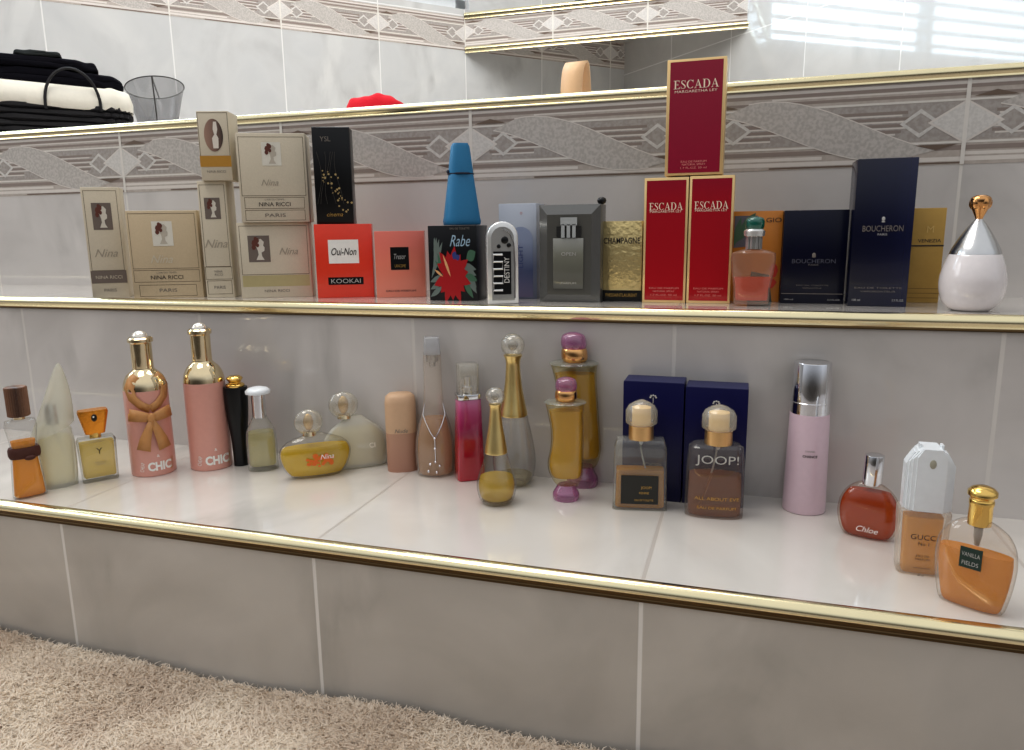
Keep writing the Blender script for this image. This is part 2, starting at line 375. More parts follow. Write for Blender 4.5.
def border(name, x0, x1, z0, z1, uo, mats, kind='structure', parent=None, P=PITCH, loc=(0, 0, 0), rz=0):
    b = MB(); H = z1-z0; layer = [0]
    def P2(u, v, k): return (u, -.0004-.00012*k, z0+v*H)
    def rect(u0, u1, v0, v1, mi, k):
        u0, u1 = max(u0, x0), min(u1, x1)
        if u1-u0 < 1e-5: return
        b.mi = mi; b.quad(P2(u0, v0, k), P2(u1, v0, k), P2(u1, v1, k), P2(u0, v1, k))
    def pol(pts, mi, k):
        # clip to x0..x1
        def cl(ps, X, keep):
            out = []
            for i in range(len(ps)):
                a, c = ps[i], ps[(i+1) % len(ps)]; ia, ic = keep(a[0]), keep(c[0])
                if ia: out.append(a)
                if ia != ic: t = (X-a[0])/(c[0]-a[0]); out.append((X, a[1]+t*(c[1]-a[1])))
            return out
        ps = cl(pts, x0, lambda x: x >= x0)
        if len(ps) > 2: ps = cl(ps, x1, lambda x: x <= x1)
        if len(ps) < 3: return
        b.mi = mi; b.add([P2(u, v, k) for u, v in ps], [tuple(range(len(ps)))])
    b.mi = 0; b.box(x0, x1, -.0004, .0, z0, z1)
    i0 = math.floor((x0-uo)/P); i1 = math.ceil((x1-uo)/P)
    for i in range(i0, i1):
        X = uo+i*P; u = lambda t: X+t*P
        rect(u(0), u(1), .93, .965, 1, 1); rect(u(.0), u(1), .885, .925, 2, 1); rect(u(.3), u(1), .86, .88, 1, 1)
        rect(u(0), u(1), .80, .835, 2, 1); rect(u(0), u(1), .74, .765, 7, 2)
        rect(u(0), u(1), .29, .735, 3, 1)                      # speckled middle zone
        for j, (a, c) in enumerate(((.10, .42), (.07, .38), (.04, .34), (.09, .30))):
            rect(u(a), u(c), .60-.075*j, .635-.075*j, 2, 2); rect(u(a+.01), u(c), .575-.075*j, .595-.075*j, 1, 2)
        for j, (a, c) in enumerate(((.40, .80), (.46, .84), (.50, .82), (.56, .78))):
            rect(u(a), u(c), .62-.075*j, .655-.075*j, 2, 2); rect(u(a+.01), u(c-.02), .595-.075*j, .615-.075*j, 1, 2)
        rect(u(0), u(1), .25, .275, 7, 2); rect(u(0), u(1), .17, .225, 2, 1); rect(u(0), u(.5), .11, .15, 1, 1)
        rect(u(0), u(1), .04, .09, 1, 1); rect(u(.30), u(1), .012, .03, 6, 2)
        # swoosh
        n = 14; top = []; bot = []
        for j in range(n+1):
            t = j/n; s_ = t*t*(3-2*t)
            cx = .16+.70*t; cv = .76-.62*s_; hw = .145*math.sin(PI*min(max(t*.9+.08, 0), 1))+.03
            top.append((u(cx+.05), cv+hw)); bot.append((u(cx-.05), cv-hw))
        for j in range(n):
            pol([bot[j], bot[j+1], top[j+1], top[j]], 4, 3)
            for e, d in ((top, .014), (bot, -.014)): pol([e[j], e[j+1], (e[j+1][0], e[j+1][1]+d), (e[j][0], e[j][1]+d)], 1, 4)
        pol([(u(.02), .785), (u(.17), .785), (u(.095), .85)], 6, 5)     # brown triangles
        pol([(u(.83), .24), (u(.905), .175), (u(.98), .24)], 6, 5)
    for i in range(i0, i1+1):
        X = uo+i*P; w = .115*P
        for q in (-1, 1): pol([(X+q*w*1.35-w*.62, .5), (X+q*w*1.35, .67), (X+q*w*1.35+w*.62, .5), (X+q*w*1.35, .33)], 5, 3.3); pol([(X+q*w*1.35-w*.46, .5), (X+q*w*1.35, .62), (X+q*w*1.35+w*.46, .5), (X+q*w*1.35, .38)], 3, 3.6)
        pol([(X-w*1.12, .5), (X, .755), (X+w*1.12, .5), (X, .245)], 1, 4)
        pol([(X-w, .5), (X, .73), (X+w, .5), (X, .27)], 5, 5)
        rect(X-.0022, X+.0022, 0, 1, 7, 6)
    o = b.build(name, mats, parent, kind if not parent else None, smooth=False); o.location = loc; o.rotation_euler = (0, 0, rz); return o
border('trim_4', XA, XB, CZ+.243*U, Z3-.011, UO, BM1, loc=(0, Y2, 0))

# ---- walls of the corner behind the tub
rz1 = math.atan2(t1[1], t1[0]); rz2 = math.atan2(t2[1], t2[0])
WS0, WS1 = 6.569*U-22*U, 6.569*U      # along-wall coordinate, 6.569U = corner
def sL(x, y):
    d = ray(x, y); n = np.array([-math.cos(a1), math.sin(a1), 0]); P = CAM+d*(D1/(d@n)); return float(P[:2]@t1)
S0 = sL(465, 40)
zb0, zb1 = CZ+2.10*U, CZ+2.475*U
wa, wb, wz0, wz1 = -5.2*U, 4.25*U, CZ+2.56*U, CZ+6.3*U         # window opening
mwl = marble('marble left wall tile', (224, 224, 222), (208, 209, 209), (240, 240, 238), S0, seed=3.3, vjoints=(zb1+.004,), rough=.1, vein=.75)
b = MB(); TH = .12; ZT = 2.5
for (x0, x1, z0, z1) in ((WS0, wa, -.0, ZT), (wb, WS1+.1, 0, ZT), (wa, wb, 0, wz0), (wa, wb, wz1, ZT)): b.box(x0, x1, 0, TH, z0, z1)
orig1 = n1*D1
wl = b.build('wall_left', mwl, None, 'structure', smooth=False); wl.location = (orig1[0], orig1[1], 0); wl.rotation_euler = (0, 0, rz1)
br = border('trim_5', -9*U, WS1, zb0, zb1, S0, BM2, loc=(orig1[0], orig1[1], 0), rz=rz1)
br.location = (orig1[0], orig1[1], 0)
s805 = math.hypot(.463+1.66, 8.161-10.53)*U
mwr = marble('marble right wall tile', (206, 205, 202), (190, 189, 187), (226, 226, 224), s805, seed=9.3, vjoints=(CZ+2.03*U,), rough=.07, vein=.5)
mwr.node_tree.nodes['Principled BSDF'].inputs['Coat Weight'].default_value = 1.; mwr.node_tree.nodes['Principled BSDF'].inputs['Coat IOR'].default_value = 1.8
b = MB(); b.box(-.1, 11*U, 0, TH, 0, ZT)
wr = b.build('wall_right', mwr, None, 'structure', smooth=False); wr.location = (corner[0], corner[1], 0); wr.rotation_euler = (0, 0, rz2)
# window with venetian blind in the left wall
wf = thing('window_1', None, None, (orig1[0], orig1[1], 0), rz1); wf['kind'] = 'structure'
b = MB(); f_ = .035
b.box(wa, wb, .03, .09, wz0, wz0+f_); b.box(wa, wb, .03, .09, wz1-f_, wz1)
for x in (wa, wa+(wb-wa)*.33, wa+(wb-wa)*.66, wb-f_): b.box(x, x+f_, .03, .09, wz0, wz1)
b.build('window_frame', WHITEP, wf)
b = MB(); b.box(wa, wb, .058, .062, wz0+.02, wz1-.02); b.build('window_pane', CLEAR, wf)
b = MB(); k = 0
zz = wz0+.05
while zz < wz1-.05:
    b.box(wa+.03, wb-.03, .010, .022, zz, zz+.016); zz += .058
b.build('blind_slats', WHITEP, wf)
# corner shelf, boxed in with the same border and brass edging
YB = 8.788*U; xl, xr = -3.285*U, -.0062*U
cs = thing('corner_shelf', None, None, (0, 0, 0)); cs['kind'] = 'structure'
b = MB(); pc = [(xl, YB), (xr, YB), tuple(corner)]
b.add([(x, y, zb1-.012) for x, y in pc]+[(x, y, zb1+.01) for x, y in pc], [(2, 1, 0), (3, 4, 5), (0, 1, 4, 3), (1, 2, 5, 4), (2, 0, 3, 5)])
b.build('shelf_body', pbr('shelf underside tile', (196, 192, 186), .3), cs, smooth=False)
bo = border('shelf_border', xl, xr, zb0+.012, zb1, xl, BM2, parent=cs, loc=(0, YB-.0005, 0))
for z in (zb0+.012, zb1+.012): trim(9, YB-.001, z, xl, xr, 1.3, cs, 'brass_edge', dk=99)

# ================================================================== RUG (a pile nobody could count)
def make_rug():
    x0, x1, y0, y1 = -4.6*U, 0.6*U, 1.05*U, Y0-.006
    b = MB(); nx, ny = 120, 24
    def hgt(x, y): return .0165+.003*math.sin(x*9+y*5)+.0025*math.sin(x*23-y*31)+.002*math.sin(y*60+x*17)
    vs = [(x0+(x1-x0)*i/nx, y0+(y1-y0)*j/ny, hgt(x0+(x1-x0)*i/nx, y0+(y1-y0)*j/ny)) for j in range(ny+1) for i in range(nx+1)]
    fs = [(j*(nx+1)+i, j*(nx+1)+i+1, (j+1)*(nx+1)+i+1, (j+1)*(nx+1)+i) for j in range(ny) for i in range(nx)]
    V = [np.array(vs)]; F = [fs]; base = len(vs)
    N = 240000; nt_ = 11000
    tx = rng.uniform(x0, x1, nt_); ty = rng.uniform(y0, y1, nt_); ta = rng.uniform(0, 2*PI, nt_)
    ti = rng.integers(0, nt_, N)
    un = rng.random(N) < .5; tx_, ty_ = tx[ti].copy(), ty[ti].copy(); tx_[un] = rng.uniform(x0, x1, un.sum()); ty_[un] = rng.uniform(y0, y1, un.sum())
    px = tx_+rng.normal(0, .0034, N); py = np.minimum(ty_+rng.normal(0, .0034, N), y1)
    pz = .016+.003*np.sin(px*9+py*5)+.0025*np.sin(px*23-py*31)+.002*np.sin(py*60+px*17)
    L = rng.uniform(.003, .005, N); lean = .0036
    ex = tx_+np.cos(ta[ti])*lean+rng.normal(0, .0018, N); ey = np.minimum(ty_+np.sin(ta[ti])*lean+rng.normal(0, .0018, N), y1+.004)
    ez = pz+L
    mx = (px+ex)/2+rng.normal(0, .0015, N); my = np.minimum((py+ey)/2, y1+.003); mz = pz+L*.72
    w = .00065; an = rng.uniform(0, 2*PI, N); c, s = np.cos(an)*w, np.sin(an)*w
    st = np.stack
    P = st([st([px-c, py-s, pz], 1), st([px+c, py+s, pz], 1), st([mx+c, my+s, mz], 1), st([mx-c, my-s, mz], 1), st([ex+c*.4, ey+s*.4, ez], 1), st([ex-c*.4, ey-s*.4, ez], 1)], 1).reshape(-1, 3)
    A = np.concatenate([V[0], P]); me = bpy.data.meshes.new('shag_rug')
    k = base+np.arange(N)*6
    q = np.concatenate([np.array(fs), st([k, k+1, k+2, k+3], 1), st([k+3, k+2, k+4, k+5], 1)])
    me.vertices.add(len(A)); me.vertices.foreach_set('co', A.ravel())
    me.loops.add(q.size); me.loops.foreach_set('vertex_index', q.ravel().astype(np.int32))
    me.polygons.add(len(q)); me.polygons.foreach_set('loop_start', (np.arange(len(q))*4).astype(np.int32)); me.polygons.foreach_set('loop_total', np.full(len(q), 4, np.int32))
    me.update(); me.validate()
    m, nt, o = newmat('cream shag'); g = G(nt); p = g.n('BsdfPrincipled'); g.l(p.outputs[0], o.inputs[0]); p.inputs['Roughness'].default_value = .9; p.inputs['Specular IOR Level'].default_value = .1
    tc = g.n('TexCoord'); nz = g.n('TexNoise'); nz.inputs['Scale'].default_value = 14; nz.inputs['Detail'].default_value = 4; g.l(tc.outputs['Object'], nz.inputs[0])
    mr = g.n('MapRange'); g.l(nz.outputs['Fac'], mr.inputs[0]); mr.inputs[1].default_value = .35; mr.inputs[2].default_value = .65
    cc = g.mix(mr.outputs[0], srgb((232, 218, 202)), srgb((246, 236, 222))); g.l(cc, p.inputs['Base Color'])
    tl = g.n('BsdfTranslucent'); g.l(cc, tl.inputs[0]); mx = g.n('MixShader'); mx.inputs[0].default_value = .35; g.l(p.outputs[0], mx.inputs[1]); g.l(tl.outputs[0], mx.inputs[2]); g.l(mx.outputs[0], o.inputs[0])
    ob = link('shag_rug', me, m)
    tag(ob, 'cream shaggy bath rug on the floor against the lowest marble step', 'rug', kind='stuff')
make_rug()

# ================================================================== BOTTLES
class Spot:
    """stands an object on a shelf; turns traced outlines (pixel rows, half widths) into metres"""
    def __init__(s, cx, by, Z=Z1, back=0.):
        P = onZ(cx, by, Z); d = P-CAM; h = math.hypot(d[0], d[1]); s.az = math.atan2(d[0], d[1])
        P = P+np.array([d[0], d[1], 0])/h*back; s.P = P; s.Z = Z; s.by = proj(P)[1]
        s.loc = (P[0], P[1], Z)
    def z(s, y):
        lo, hi = -.02, .6
        for _ in range(40):
            mid = (lo+hi)/2
            if proj(s.P+np.array([0, 0, mid]))[1] > y: lo = mid
            else: hi = mid
        return max((lo+hi)/2, 0)
    def cf(s): x = (proj(s.P)[0]-512)/FPX; return 1/math.sqrt(1+x*x)
    def m(s, px, y=None): return px*proj(s.P+np.array([0, 0, s.z(y) if y else 0]))[2]/FPX*s.cf()
    def face(s, d=0): return -s.az+d
    def secs(s, rows, ratio=1., smooth=False, sub=4):
        """rows bottom to top: (y, halfwidth[, shift][, depth ratio])"""
        out = []
        for r in rows:
            y, hw = r[0], r[1]; z = s.z(y); k = proj(s.P+np.array([0, 0, z]))[2]/FPX*s.cf()
            dx = (r[2] if len(r) > 2 else 0)*k; rr = r[3] if len(r) > 3 else ratio
            out.append((z, hw*k, hw*k*rr, dx, 0))
        return crom(out, sub) if smooth else out
def rnd(secs, r=.0015, top=True, bot=True):
    """soften the first and last section of a loft"""
    a = list(secs)
    if bot:
        s = a[0]; a = [(s[0], s[1]-r, s[2]-r, *s[3:]), (s[0]+r*.3, s[1]-r*.3, s[2]-r*.3, *s[3:]), (s[0]+r, *s[1:])]+a[1:]
    if top:
        s = a[-1]; a = a[:-1]+[(s[0]-r, *s[1:]), (s[0]-r*.3, s[1]-r*.3, s[2]-r*.3, *s[3:]), (s[0], s[1]-r, s[2]-r, *s[3:])]
    return a
def piece(name, secs, mat, parent, n=2., seg=40, ang=35, **kw):
    return MB().loft(secs, n, seg).build(name, mat, parent, ang=ang)
def dip(name, parent, x0, z0, x1, z1, mat=None, r=.0009, y=0):
    """dip tube of a spray"""
    n = 8; pts = [(x0+(x1-x0)*(k/n)**1.5, y, z0+(z1-z0)*k/n) for k in range(n+1)]
    return MB().tube(pts, r).build(name, mat or glass('dip tube', (235, 235, 230), (170, 170, 165), body=.35), parent)
def bottle_faces(R_, n=2.): pass

# 1 amber bottle with ribbed brown cap and leather band
s = Spot(31, 498, back=.010)
t = thing('perfume_bottle', 'amber perfume bottle with ribbed brown cap and dark leather band, leftmost on the shelf', 'perfume', s.loc, s.face(.15))
rows = [(499, 17.5), (480, 16.5), (458, 14.5), (447, 13.5), (438, 14.5), (426, 16.8), (420, 15.5), (418.5, 8)]
se = s.secs(rows, .62); piece('glass_body', rnd(se, .0012, top=False), CLEAR, t, 3.2)
piece('amber_liquid', clip(se, s.z(494), s.z(440), .0016), liquid('amber liquid', (252, 196, 80), (255, 172, 40), 0.6), t, 3.2)
b = MB(); c = s.secs([(456.5, 15.6), (454, 16.6), (449, 16.6), (446.5, 15.2)], .68); b.loft(c, 3)
b.sphere((c[1][1]*.2, -c[1][2], (c[0][0]+c[1][0])/2-.001), .0035, 1.6, .8, .8, 10, 6)
b.build('leather_band', pbr('dark leather', (78, 38, 26), .6, bump=.4, bscale=700), t)
piece('neck', s.secs([(419, 6), (414, 6)]), PGOLD, t)
capm = gradmat('brown striped cap', [(0, (86, 58, 44)), (.25, (136, 100, 78)), (.45, (78, 52, 40)), (.7, (150, 112, 88)), (1, (90, 60, 46))], 'X', .35, z0=-.02, z1=.02)
b = MB(); cse = rnd(s.secs([(416, 11.2), (386.5, 11.2)]), .0008); b.loft(cse, 2, 56)
for k in range(28):
    a = 2*PI*k/28; r_ = cse[2][1]; b.tube([(r_*math.cos(a), r_*math.sin(a), cse[2][0]), (r_*math.cos(a), r_*math.sin(a), cse[-3][0])], .0008, 5)
b.build('cap', capm, t)

# 2 frosted bottle with twisted pointed cap
s = Spot(61, 488, back=.012)
t = thing('perfume_bottle', 'frosted perfume bottle with a tall twisted pointed cap and pale yellow liquid', 'perfume', s.loc, s.face(.1))
rows = [(489, 16.5), (486, 18.5), (465, 20), (445, 20.5), (430, 18.5), (424, 14)]
se = s.secs(rows, .7); piece('glass_body', se, FROST, t, 2.4)
piece('pale_yellow_liquid', clip(se, s.z(482), s.z(436), .003), liquid('pale yellow', (255, 250, 214), (255, 246, 196), 0.4), t, 2.4)
b = MB()    # cap: slanted hem, twisting up to an off-centre point
rings = []; seg = 32; L = 14; k0 = s.m(1, 420)
for i in range(L+1):
    q = i/L; hw = (22*(1-q)**.8+1.4)*k0; yy = 431-66*q
    for k in range(seg):
        a = 2*PI*k/seg+q*1.2; x = math.cos(a)*hw*(1+.08*math.sin(3*a)); y = math.sin(a)*hw*.72
        slant = (x/(19*k0))*(1-q)*7*k0
        rings.append((x+(-1+3*math.sin(q*2.6)+13*q)*k0, y, s.z(yy)+slant))
fs = [(i*seg+k, i*seg+(k+1) % seg, (i+1)*seg+(k+1) % seg, (i+1)*seg+k) for i in range(L) for k in range(seg)]+[tuple(L*seg+k for k in range(seg))]
b.add(rings, fs).build('pointed_cap', glass('frosted cap', (246, 244, 234), (205, 200, 184), .25, body=.34, bodycol=(252, 250, 238), refl=.8), t)
piece('nozzle', s.secs([(424, 7), (408, 6.5), (404, 5)]), SILVER, t)
dip('dip_tube', t, 0, s.z(425), s.m(9), s.z(455))

# 3 small square bottle, golden fan cap
s = Spot(101, 481, back=.008)
t = thing('perfume_bottle', 'small square perfume bottle with a fan-shaped orange-gold cap set with a dark cabochon', 'perfume', s.loc, s.face(.12))
se = s.secs([(481, 18.2), (439, 19.5), (436.5, 18)], .5); piece('glass_body', rnd(se, .001, False), THICK, t, 8, 48)
piece('yellow_liquid', clip(se, s.z(475), s.z(441), .0022), liquid('light yellow', (252, 232, 150), (248, 218, 104), 0.5), t, 8, 48)
piece('neck', s.secs([(437, 6), (432, 6)]), GOLD, t)
fan = s.secs([(433, 10), (431, 10.6), (412, 15.6), (409.5, 14.8)], .55); piece('fan_cap', fan, pbr('orange gold', (226, 150, 52), .25, .75, bump=.3, bscale=300), t, 4)
b = MB(); b.sphere((0, -s.m(8), s.z(416.5)), s.m(3.4), .85, .5, 1.25); b.build('cabochon', BLACK, t)
b = MB(); b.sphere((-.0006, -s.m(9.2), s.z(415.5)), s.m(1.2), .9, .5, 1); b.build('gem_highlight', WHITEINK, t)
yf = -(se[1][2]+.0004)
text('Y', s.m(7), s.m(1), s.z(449), t, INK, y=yf); text('YVES SAINT\nLAURENT', .0016, s.m(1), s.z(461), t, GREYINK, y=yf)

# 4, 5 pink bottles with golden shoulders
PINK = pbr('powder pink lacquer', (214, 158, 144), .35, coat=.35)
def pink_bottle(cx, by, dy, ribbon, label, kx, rz):
    s = Spot(cx, by, back=.018); g_ = by-475
    t = thing('body_spray_bottle', label, 'perfume', s.loc, s.face(rz), 'pink bottles with golden shoulders')
    Y = lambda y: y+g_+dy*(475-y)/145
    R_ = 22.8*kx
    body = s.secs([(Y(476), R_-2.5), (Y(474), R_-.8), (Y(470), R_), (Y(388), R_)]); piece('pink_body', body, PINK, t, 2, 56)
    sh = crom(s.secs([(Y(388), R_), (Y(381), R_-1.2), (Y(374), R_-5), (Y(369), 11.6*kx), (Y(365), 11*kx), (Y(342), 11*kx)]), 4)
    piece('gold_shoulder', sh, pbr('mirror gold', (232, 214, 178), .06, 1), t, 2, 56)
    piece('collar', s.secs([(Y(343), 11*kx), (Y(341.5), 13.2*kx), (Y(338.5), 13.2*kx), (Y(337), 11*kx)]), PGOLD, t)
    b = MB(); z = s.z(Y(338)); r = s.m(8.5*kx); b.sphere((0, 0, z), r, 1, 1, .95); b.build('dome', pbr('pearl silver', (230, 224, 214), .15, .6), t)
    Rm = body[2][1]
    text('CHIC', s.m(10), s.m(4), s.z(Y(461)), t, WHITEINK, wrap=Rm, y=-Rm-.0003, xs=.8, bold=.045)
    text('CHEAP', s.m(3.4), -s.m(13), s.z(Y(461)), t, WHITEINK, wrap=Rm, y=-Rm-.0003, rot=1.4, xs=.7)
    text('&', s.m(3), s.m(3), s.z(Y(451)), t, WHITEINK, wrap=Rm, y=-Rm-.0003)
    text('MOSCHINO', s.m(2.6), s.m(16.5), s.z(Y(461)), t, GOLDINK, wrap=Rm, y=-Rm-.0003, rot=1.45, xs=.7)
    if ribbon:
        rb = pbr('tan satin ribbon', (194, 142, 88), .45, bump=.2, bscale=250)
        bw = MB()
        def strip(pts, w, out=.0008):
            vs = []
            n = len(pts)
            for i, (px, yy, ww) in enumerate(pts):
                z = s.z(Y(yy)); X = s.m(px*kx); W = s.m(ww*kx)
                a, c = pts[max(i-1, 0)], pts[min(i+1, n-1)]; dx, dz = (c[0]-a[0]), -(c[1]-a[1]); l = math.hypot(dx, dz) or 1
                nx, nz = -dz/l, dx/l
                for q in (-1, 1):
                    vx = X+q*nx*W; vz = z+q*nz*W; R2 = s.m(rad(yy)*kx)+out; vx = max(min(vx, R2*.97), -R2*.97)
                    vs.append((vx, -math.sqrt(max(R2*R2-vx*vx, 0)), vz))
            bw.add(vs, [(2*i, 2*i+1, 2*i+3, 2*i+2) for i in range(n-1)])
        def rad(yy): return 22.8 if yy > 388 else 11.2+(22.8-11.2)*max(0, min(1, (yy-366)/22))**.55
        for q in (-1, 1): strip([(q*x, y, 4.2) for x, y in ((9, 373), (14, 378), (17, 385), (15, 394), (8, 401), (0, 405))], 0)
        strip([(x, 413-abs(x)*.05, 4.2) for x in (-21, -14, -7, 0)], 0, .0035); strip([(x, 413-abs(x)*.1, 4.8) for x in (0, 7, 14, 21)], 0, .0035)
        for q in (-1, 1):
            strip([(0, 412, 2.5), (q*6, 411, 4.5), (q*13, 410, 6), (q*20, 409, 6.5)], 0, .0045)
            strip([(0, 415, 2.5), (q*4, 424, 4), (q*8, 434, 5.5), (q*10.5, 444, 6.5)], 0, .0045)
        o = bw.build('satin_ribbon_bow', rb, t, ang=60); so = o.modifiers.new('s', 'SOLIDIFY'); so.thickness = .0004
        kb = MB(); kb.sphere((0, -s.m(25.5*kx), s.z(Y(413))), s.m(4.2), 1.1, .7, 1.2); kb.build('bow_knot', rb, t)
    return t
pink_bottle(155, 475, 0, True, 'pink bottle with golden neck tied with a tan ribbon bow', 1.0, .1)
pink_bottle(212.5, 469.5, -3, False, 'plain pink bottle with mirror-gold shoulder and no ribbon', .93, .1)

# 6 black tapering bottle
s = Spot(242, 466, back=.006)
t = thing('perfume_bottle', 'tall black tapering bottle with a small gold knob, right of the plain pink one', 'perfume', s.loc, s.face())
piece('black_body', s.secs([(467, 7.5), (445, 8), (430, 9.2), (415, 11), (400, 12), (388, 12.3), (386.5, 11.5)], .8, True), BLACK, t)
piece('gold_knob', s.secs([(387, 9), (384, 9.5), (382, 6), (378, 8.5), (375.5, 5)], 1, True), GOLD, t)

# 7 clear bottle with chrome collar and white dome
s = Spot(264, 470.5, back=.008)
t = thing('perfume_bottle', 'small clear bottle with chrome neck and flat white dome cap', 'perfume', s.loc, s.face())
se = s.secs([(471, 14), (468, 15.3), (440, 15.6), (430, 14.6), (423, 11), (417, 7.5), (413, 6.8)], .75)
piece('glass_body', se, THICK, t, 2.6); piece('pale_liquid', clip(se, s.z(464), s.z(431), .0025), liquid('pale olive', (252, 246, 204), (246, 236, 176), 0.35), t, 2.6)
piece('chrome_neck', s.secs([(417, 7), (393, 7)]), CHROME, t)
piece('dome_cap', s.secs([(394, 8), (393, 12.6), (390.5, 12.9), (388, 10), (386.5, 4)], 1), WHITEP, t, ang=60)

# 8, 9 oval bottles with faceted round stoppers
def oval(cx, by, rows, cap, label, gm, lm, lz, rz, ratio, ins, back, shift):
    s = Spot(cx, by, back=back); t = thing('perfume_bottle', label, 'perfume', s.loc, s.face(rz), 'low oval bottles with round stoppers')
    se = s.secs(rows, ratio, True); piece('glass_body', se, gm, t, 2.2, 56)
    piece('yellow_liquid', clip(se, s.z(lz[0]), s.z(lz[1]), ins), lm, t, 2.2, 56)
    y, r = cap; piece('neck', s.secs([(rows[-1][0]+2, 7, shift), (y+r*.6, 6, shift)]), PGOLD, t)
    b = MB(); c = (s.m(shift), 0, s.z(y)); R_ = s.m(r, y); b.sphere(c, R_, 1, .62, .95, 24, 14); b.build('round_stopper', ACRYL, t)
    b = MB(); b.sphere(c, R_*.5, .7, .5, 1.25, 12, 8); b.build('stopper_core', pbr('stopper core', (206, 172, 112), .25, .6), t)
    return s, t, se
s, t, se = oval(317, 477, [(478.5, 19), (474, 25), (466, 32), (455, 36), (447, 35), (440, 28), (435, 15), (432.5, 7.5)], (421.5, 14.5),
    'low oval clear bottle of yellow perfume with an orange flower print', CLEAR, liquid('bright yellow', (253, 230, 110), (252, 216, 70), 0.5), (473, 445), .1, .34, .0018, .006, -5)
def osurf(hx, hy, zc, hz):
    return lambda x, z: -hy*max(0, 1-(x/hx)**2-((z-zc)/hz)**2)**.5-.0016
fz = s.z(456); hx = s.m(37); hy = hx*.34; hz = s.m(27)
b = MB(); fn = osurf(hx, hy, fz, hz)
for k in range(22):
    a = 2*PI*k/22*3; q = .25+.75*k/22; cx_, cz_ = s.m(4)+math.cos(a)*q*s.m(16), fz-.001+math.sin(a)*q*s.m(6.5); r_ = .0014+.0012*((k*7) % 5)/4
    vs = [(cx_+math.cos(j*PI/4)*r_*1.3, fn(cx_+math.cos(j*PI/4)*r_*1.3, cz_+math.sin(j*PI/4)*r_), cz_+math.sin(j*PI/4)*r_) for j in range(8)]; b.add(vs, [tuple(range(8))[::-1]])
b.build('orange_flower_print', pbr('orange print', (222, 112, 34), .5), t)
text('Nina', s.m(5), s.m(10), fz+.003, t, WHITEINK, ycurve=lambda x, z: fn(x, z)-.0014, shear=.3)
s, t, se = oval(357, 469, [(470, 24), (464, 30), (452, 33), (440, 32), (430, 26), (422, 16), (417, 9), (415, 7)], (404, 15),
    'larger frosted oval bottle with a round stopper, behind the yellow oval one', FROST, liquid('hazy yellow', (255, 244, 190), (250, 232, 160), 0.4), (463, 426), .1, .32, .004, .011, -10)
text('RICCI', s.m(5), s.m(10), s.z(444), t, WHITEINK, y=-se[len(se)//2][2]-.0005)

# 10 beige stick
s = Spot(403, 471.5, back=.010)
t = thing('deodorant_stick', 'matte beige deodorant stick with a rounded cap beside the tall pendant bottle', 'deodorant', s.loc, s.face())
piece('base', s.secs([(472.5, 14), (471, 15), (431, 15.4)], .75), gradmat('beige rose', [(0, (176, 132, 112)), (1, (186, 146, 122))], rough=.5, z0=0, z1=.05), t, 2.6)
piece('cap', s.secs([(431, 15.5), (402, 15.6), (396, 14.6), (393, 11)], .75), pbr('beige cap', (206, 172, 140), .5), t, 2.6, ang=60)
text('Nude', s.m(4), 0, s.z(428), t, GREYINK, y=-s.m(15.6)*.75-.0006, shear=.3)

# 11 tall necked bottle with pendant chain
s = Spot(436, 476, back=.010)
t = thing('perfume_bottle', 'tall long-necked clear bottle of peach perfume with a silver pendant chain', 'perfume', s.loc, s.face())
rows = [(477.5, 16), (473, 18), (455, 19.5), (440, 19), (425, 16), (412, 12), (400, 10), (380, 9.3), (360, 9.2), (352, 9)]
se = s.secs(rows, .8, True); piece('glass_body', se, glass('milky clear glass', (251, 248, 244), (214, 206, 200), body=.12, bodycol=(252, 242, 234)), t, 2.1)
piece('peach_liquid', clip(se, s.z(472), s.z(417), .0025), liquid('peach', (252, 222, 184), (248, 202, 148), 0.4), t, 2.1)
piece('spray_collar', s.secs([(366, 3.2), (362, 3.5), (361, 6), (353, 6.5)]), SILVER, t)
piece('cap', rnd(s.secs([(354, 8.6), (337, 7.6)]), .001), glass('clear cap', (235, 236, 238), (150, 152, 155), body=.35, bodycol=(240, 240, 242)), t, 5)
b = MB()
def on(x, y): 
    k = s.m(1, y); z = s.z(y); r_ = 20 if y > 425 else 10+(y-400)*.35
    r_ = max(r_, 9.6)*k+.0006; return (x*k, -math.sqrt(max(r_*r_-(x*k)**2, 0))*.8-.0006, z)
for q in (-1, 1): b.tube([on(q*x, y) for x, y in ((9, 402), (11, 412), (8, 420), (4, 428), (0, 434))], .0006, 6)
b.tube([on(0, y) for y in (434, 440, 448, 456)], .0006, 6)
for x, y in ((0, 434), (0, 444), (0, 457), (-5, 459), (4, 461), (-7, 466), (1, 467)): b.sphere(on(x, y), .0016, seg=8, rings=6)
b.build('pendant_chain', CHROME, t)

# 12 red slim bottle
s = Spot(470, 480, back=.009)
t = thing('perfume_bottle', 'slim raspberry-red bottle with a clear square cap on a silver plate', 'perfume', s.loc, s.face(.25))
red = gradmat('raspberry glass', [(0, (176, 22, 44)), (.5, (168, 20, 48)), (.58, (150, 24, 70)), (.85, (176, 66, 112)), (1, (196, 110, 150))], rough=.08, coat=.8, z0=0, z1=s.z(398))
piece('red_glass_body', rnd(s.secs([(481, 14.3), (398, 12)], .8), .0012), red, t, 5)
piece('silver_plate', rnd(s.secs([(398, 12.6), (393, 12.8)], .8), .0006), CHROME, t, 5)
piece('spray_pump', s.secs([(393, 6), (386, 6), (385.5, 4), (376, 4)]), CHROME, t)
piece('clear_cap', rnd(s.secs([(393.5, 10.4), (363, 10.4)], .9), .001), ACRYL, t, 6)

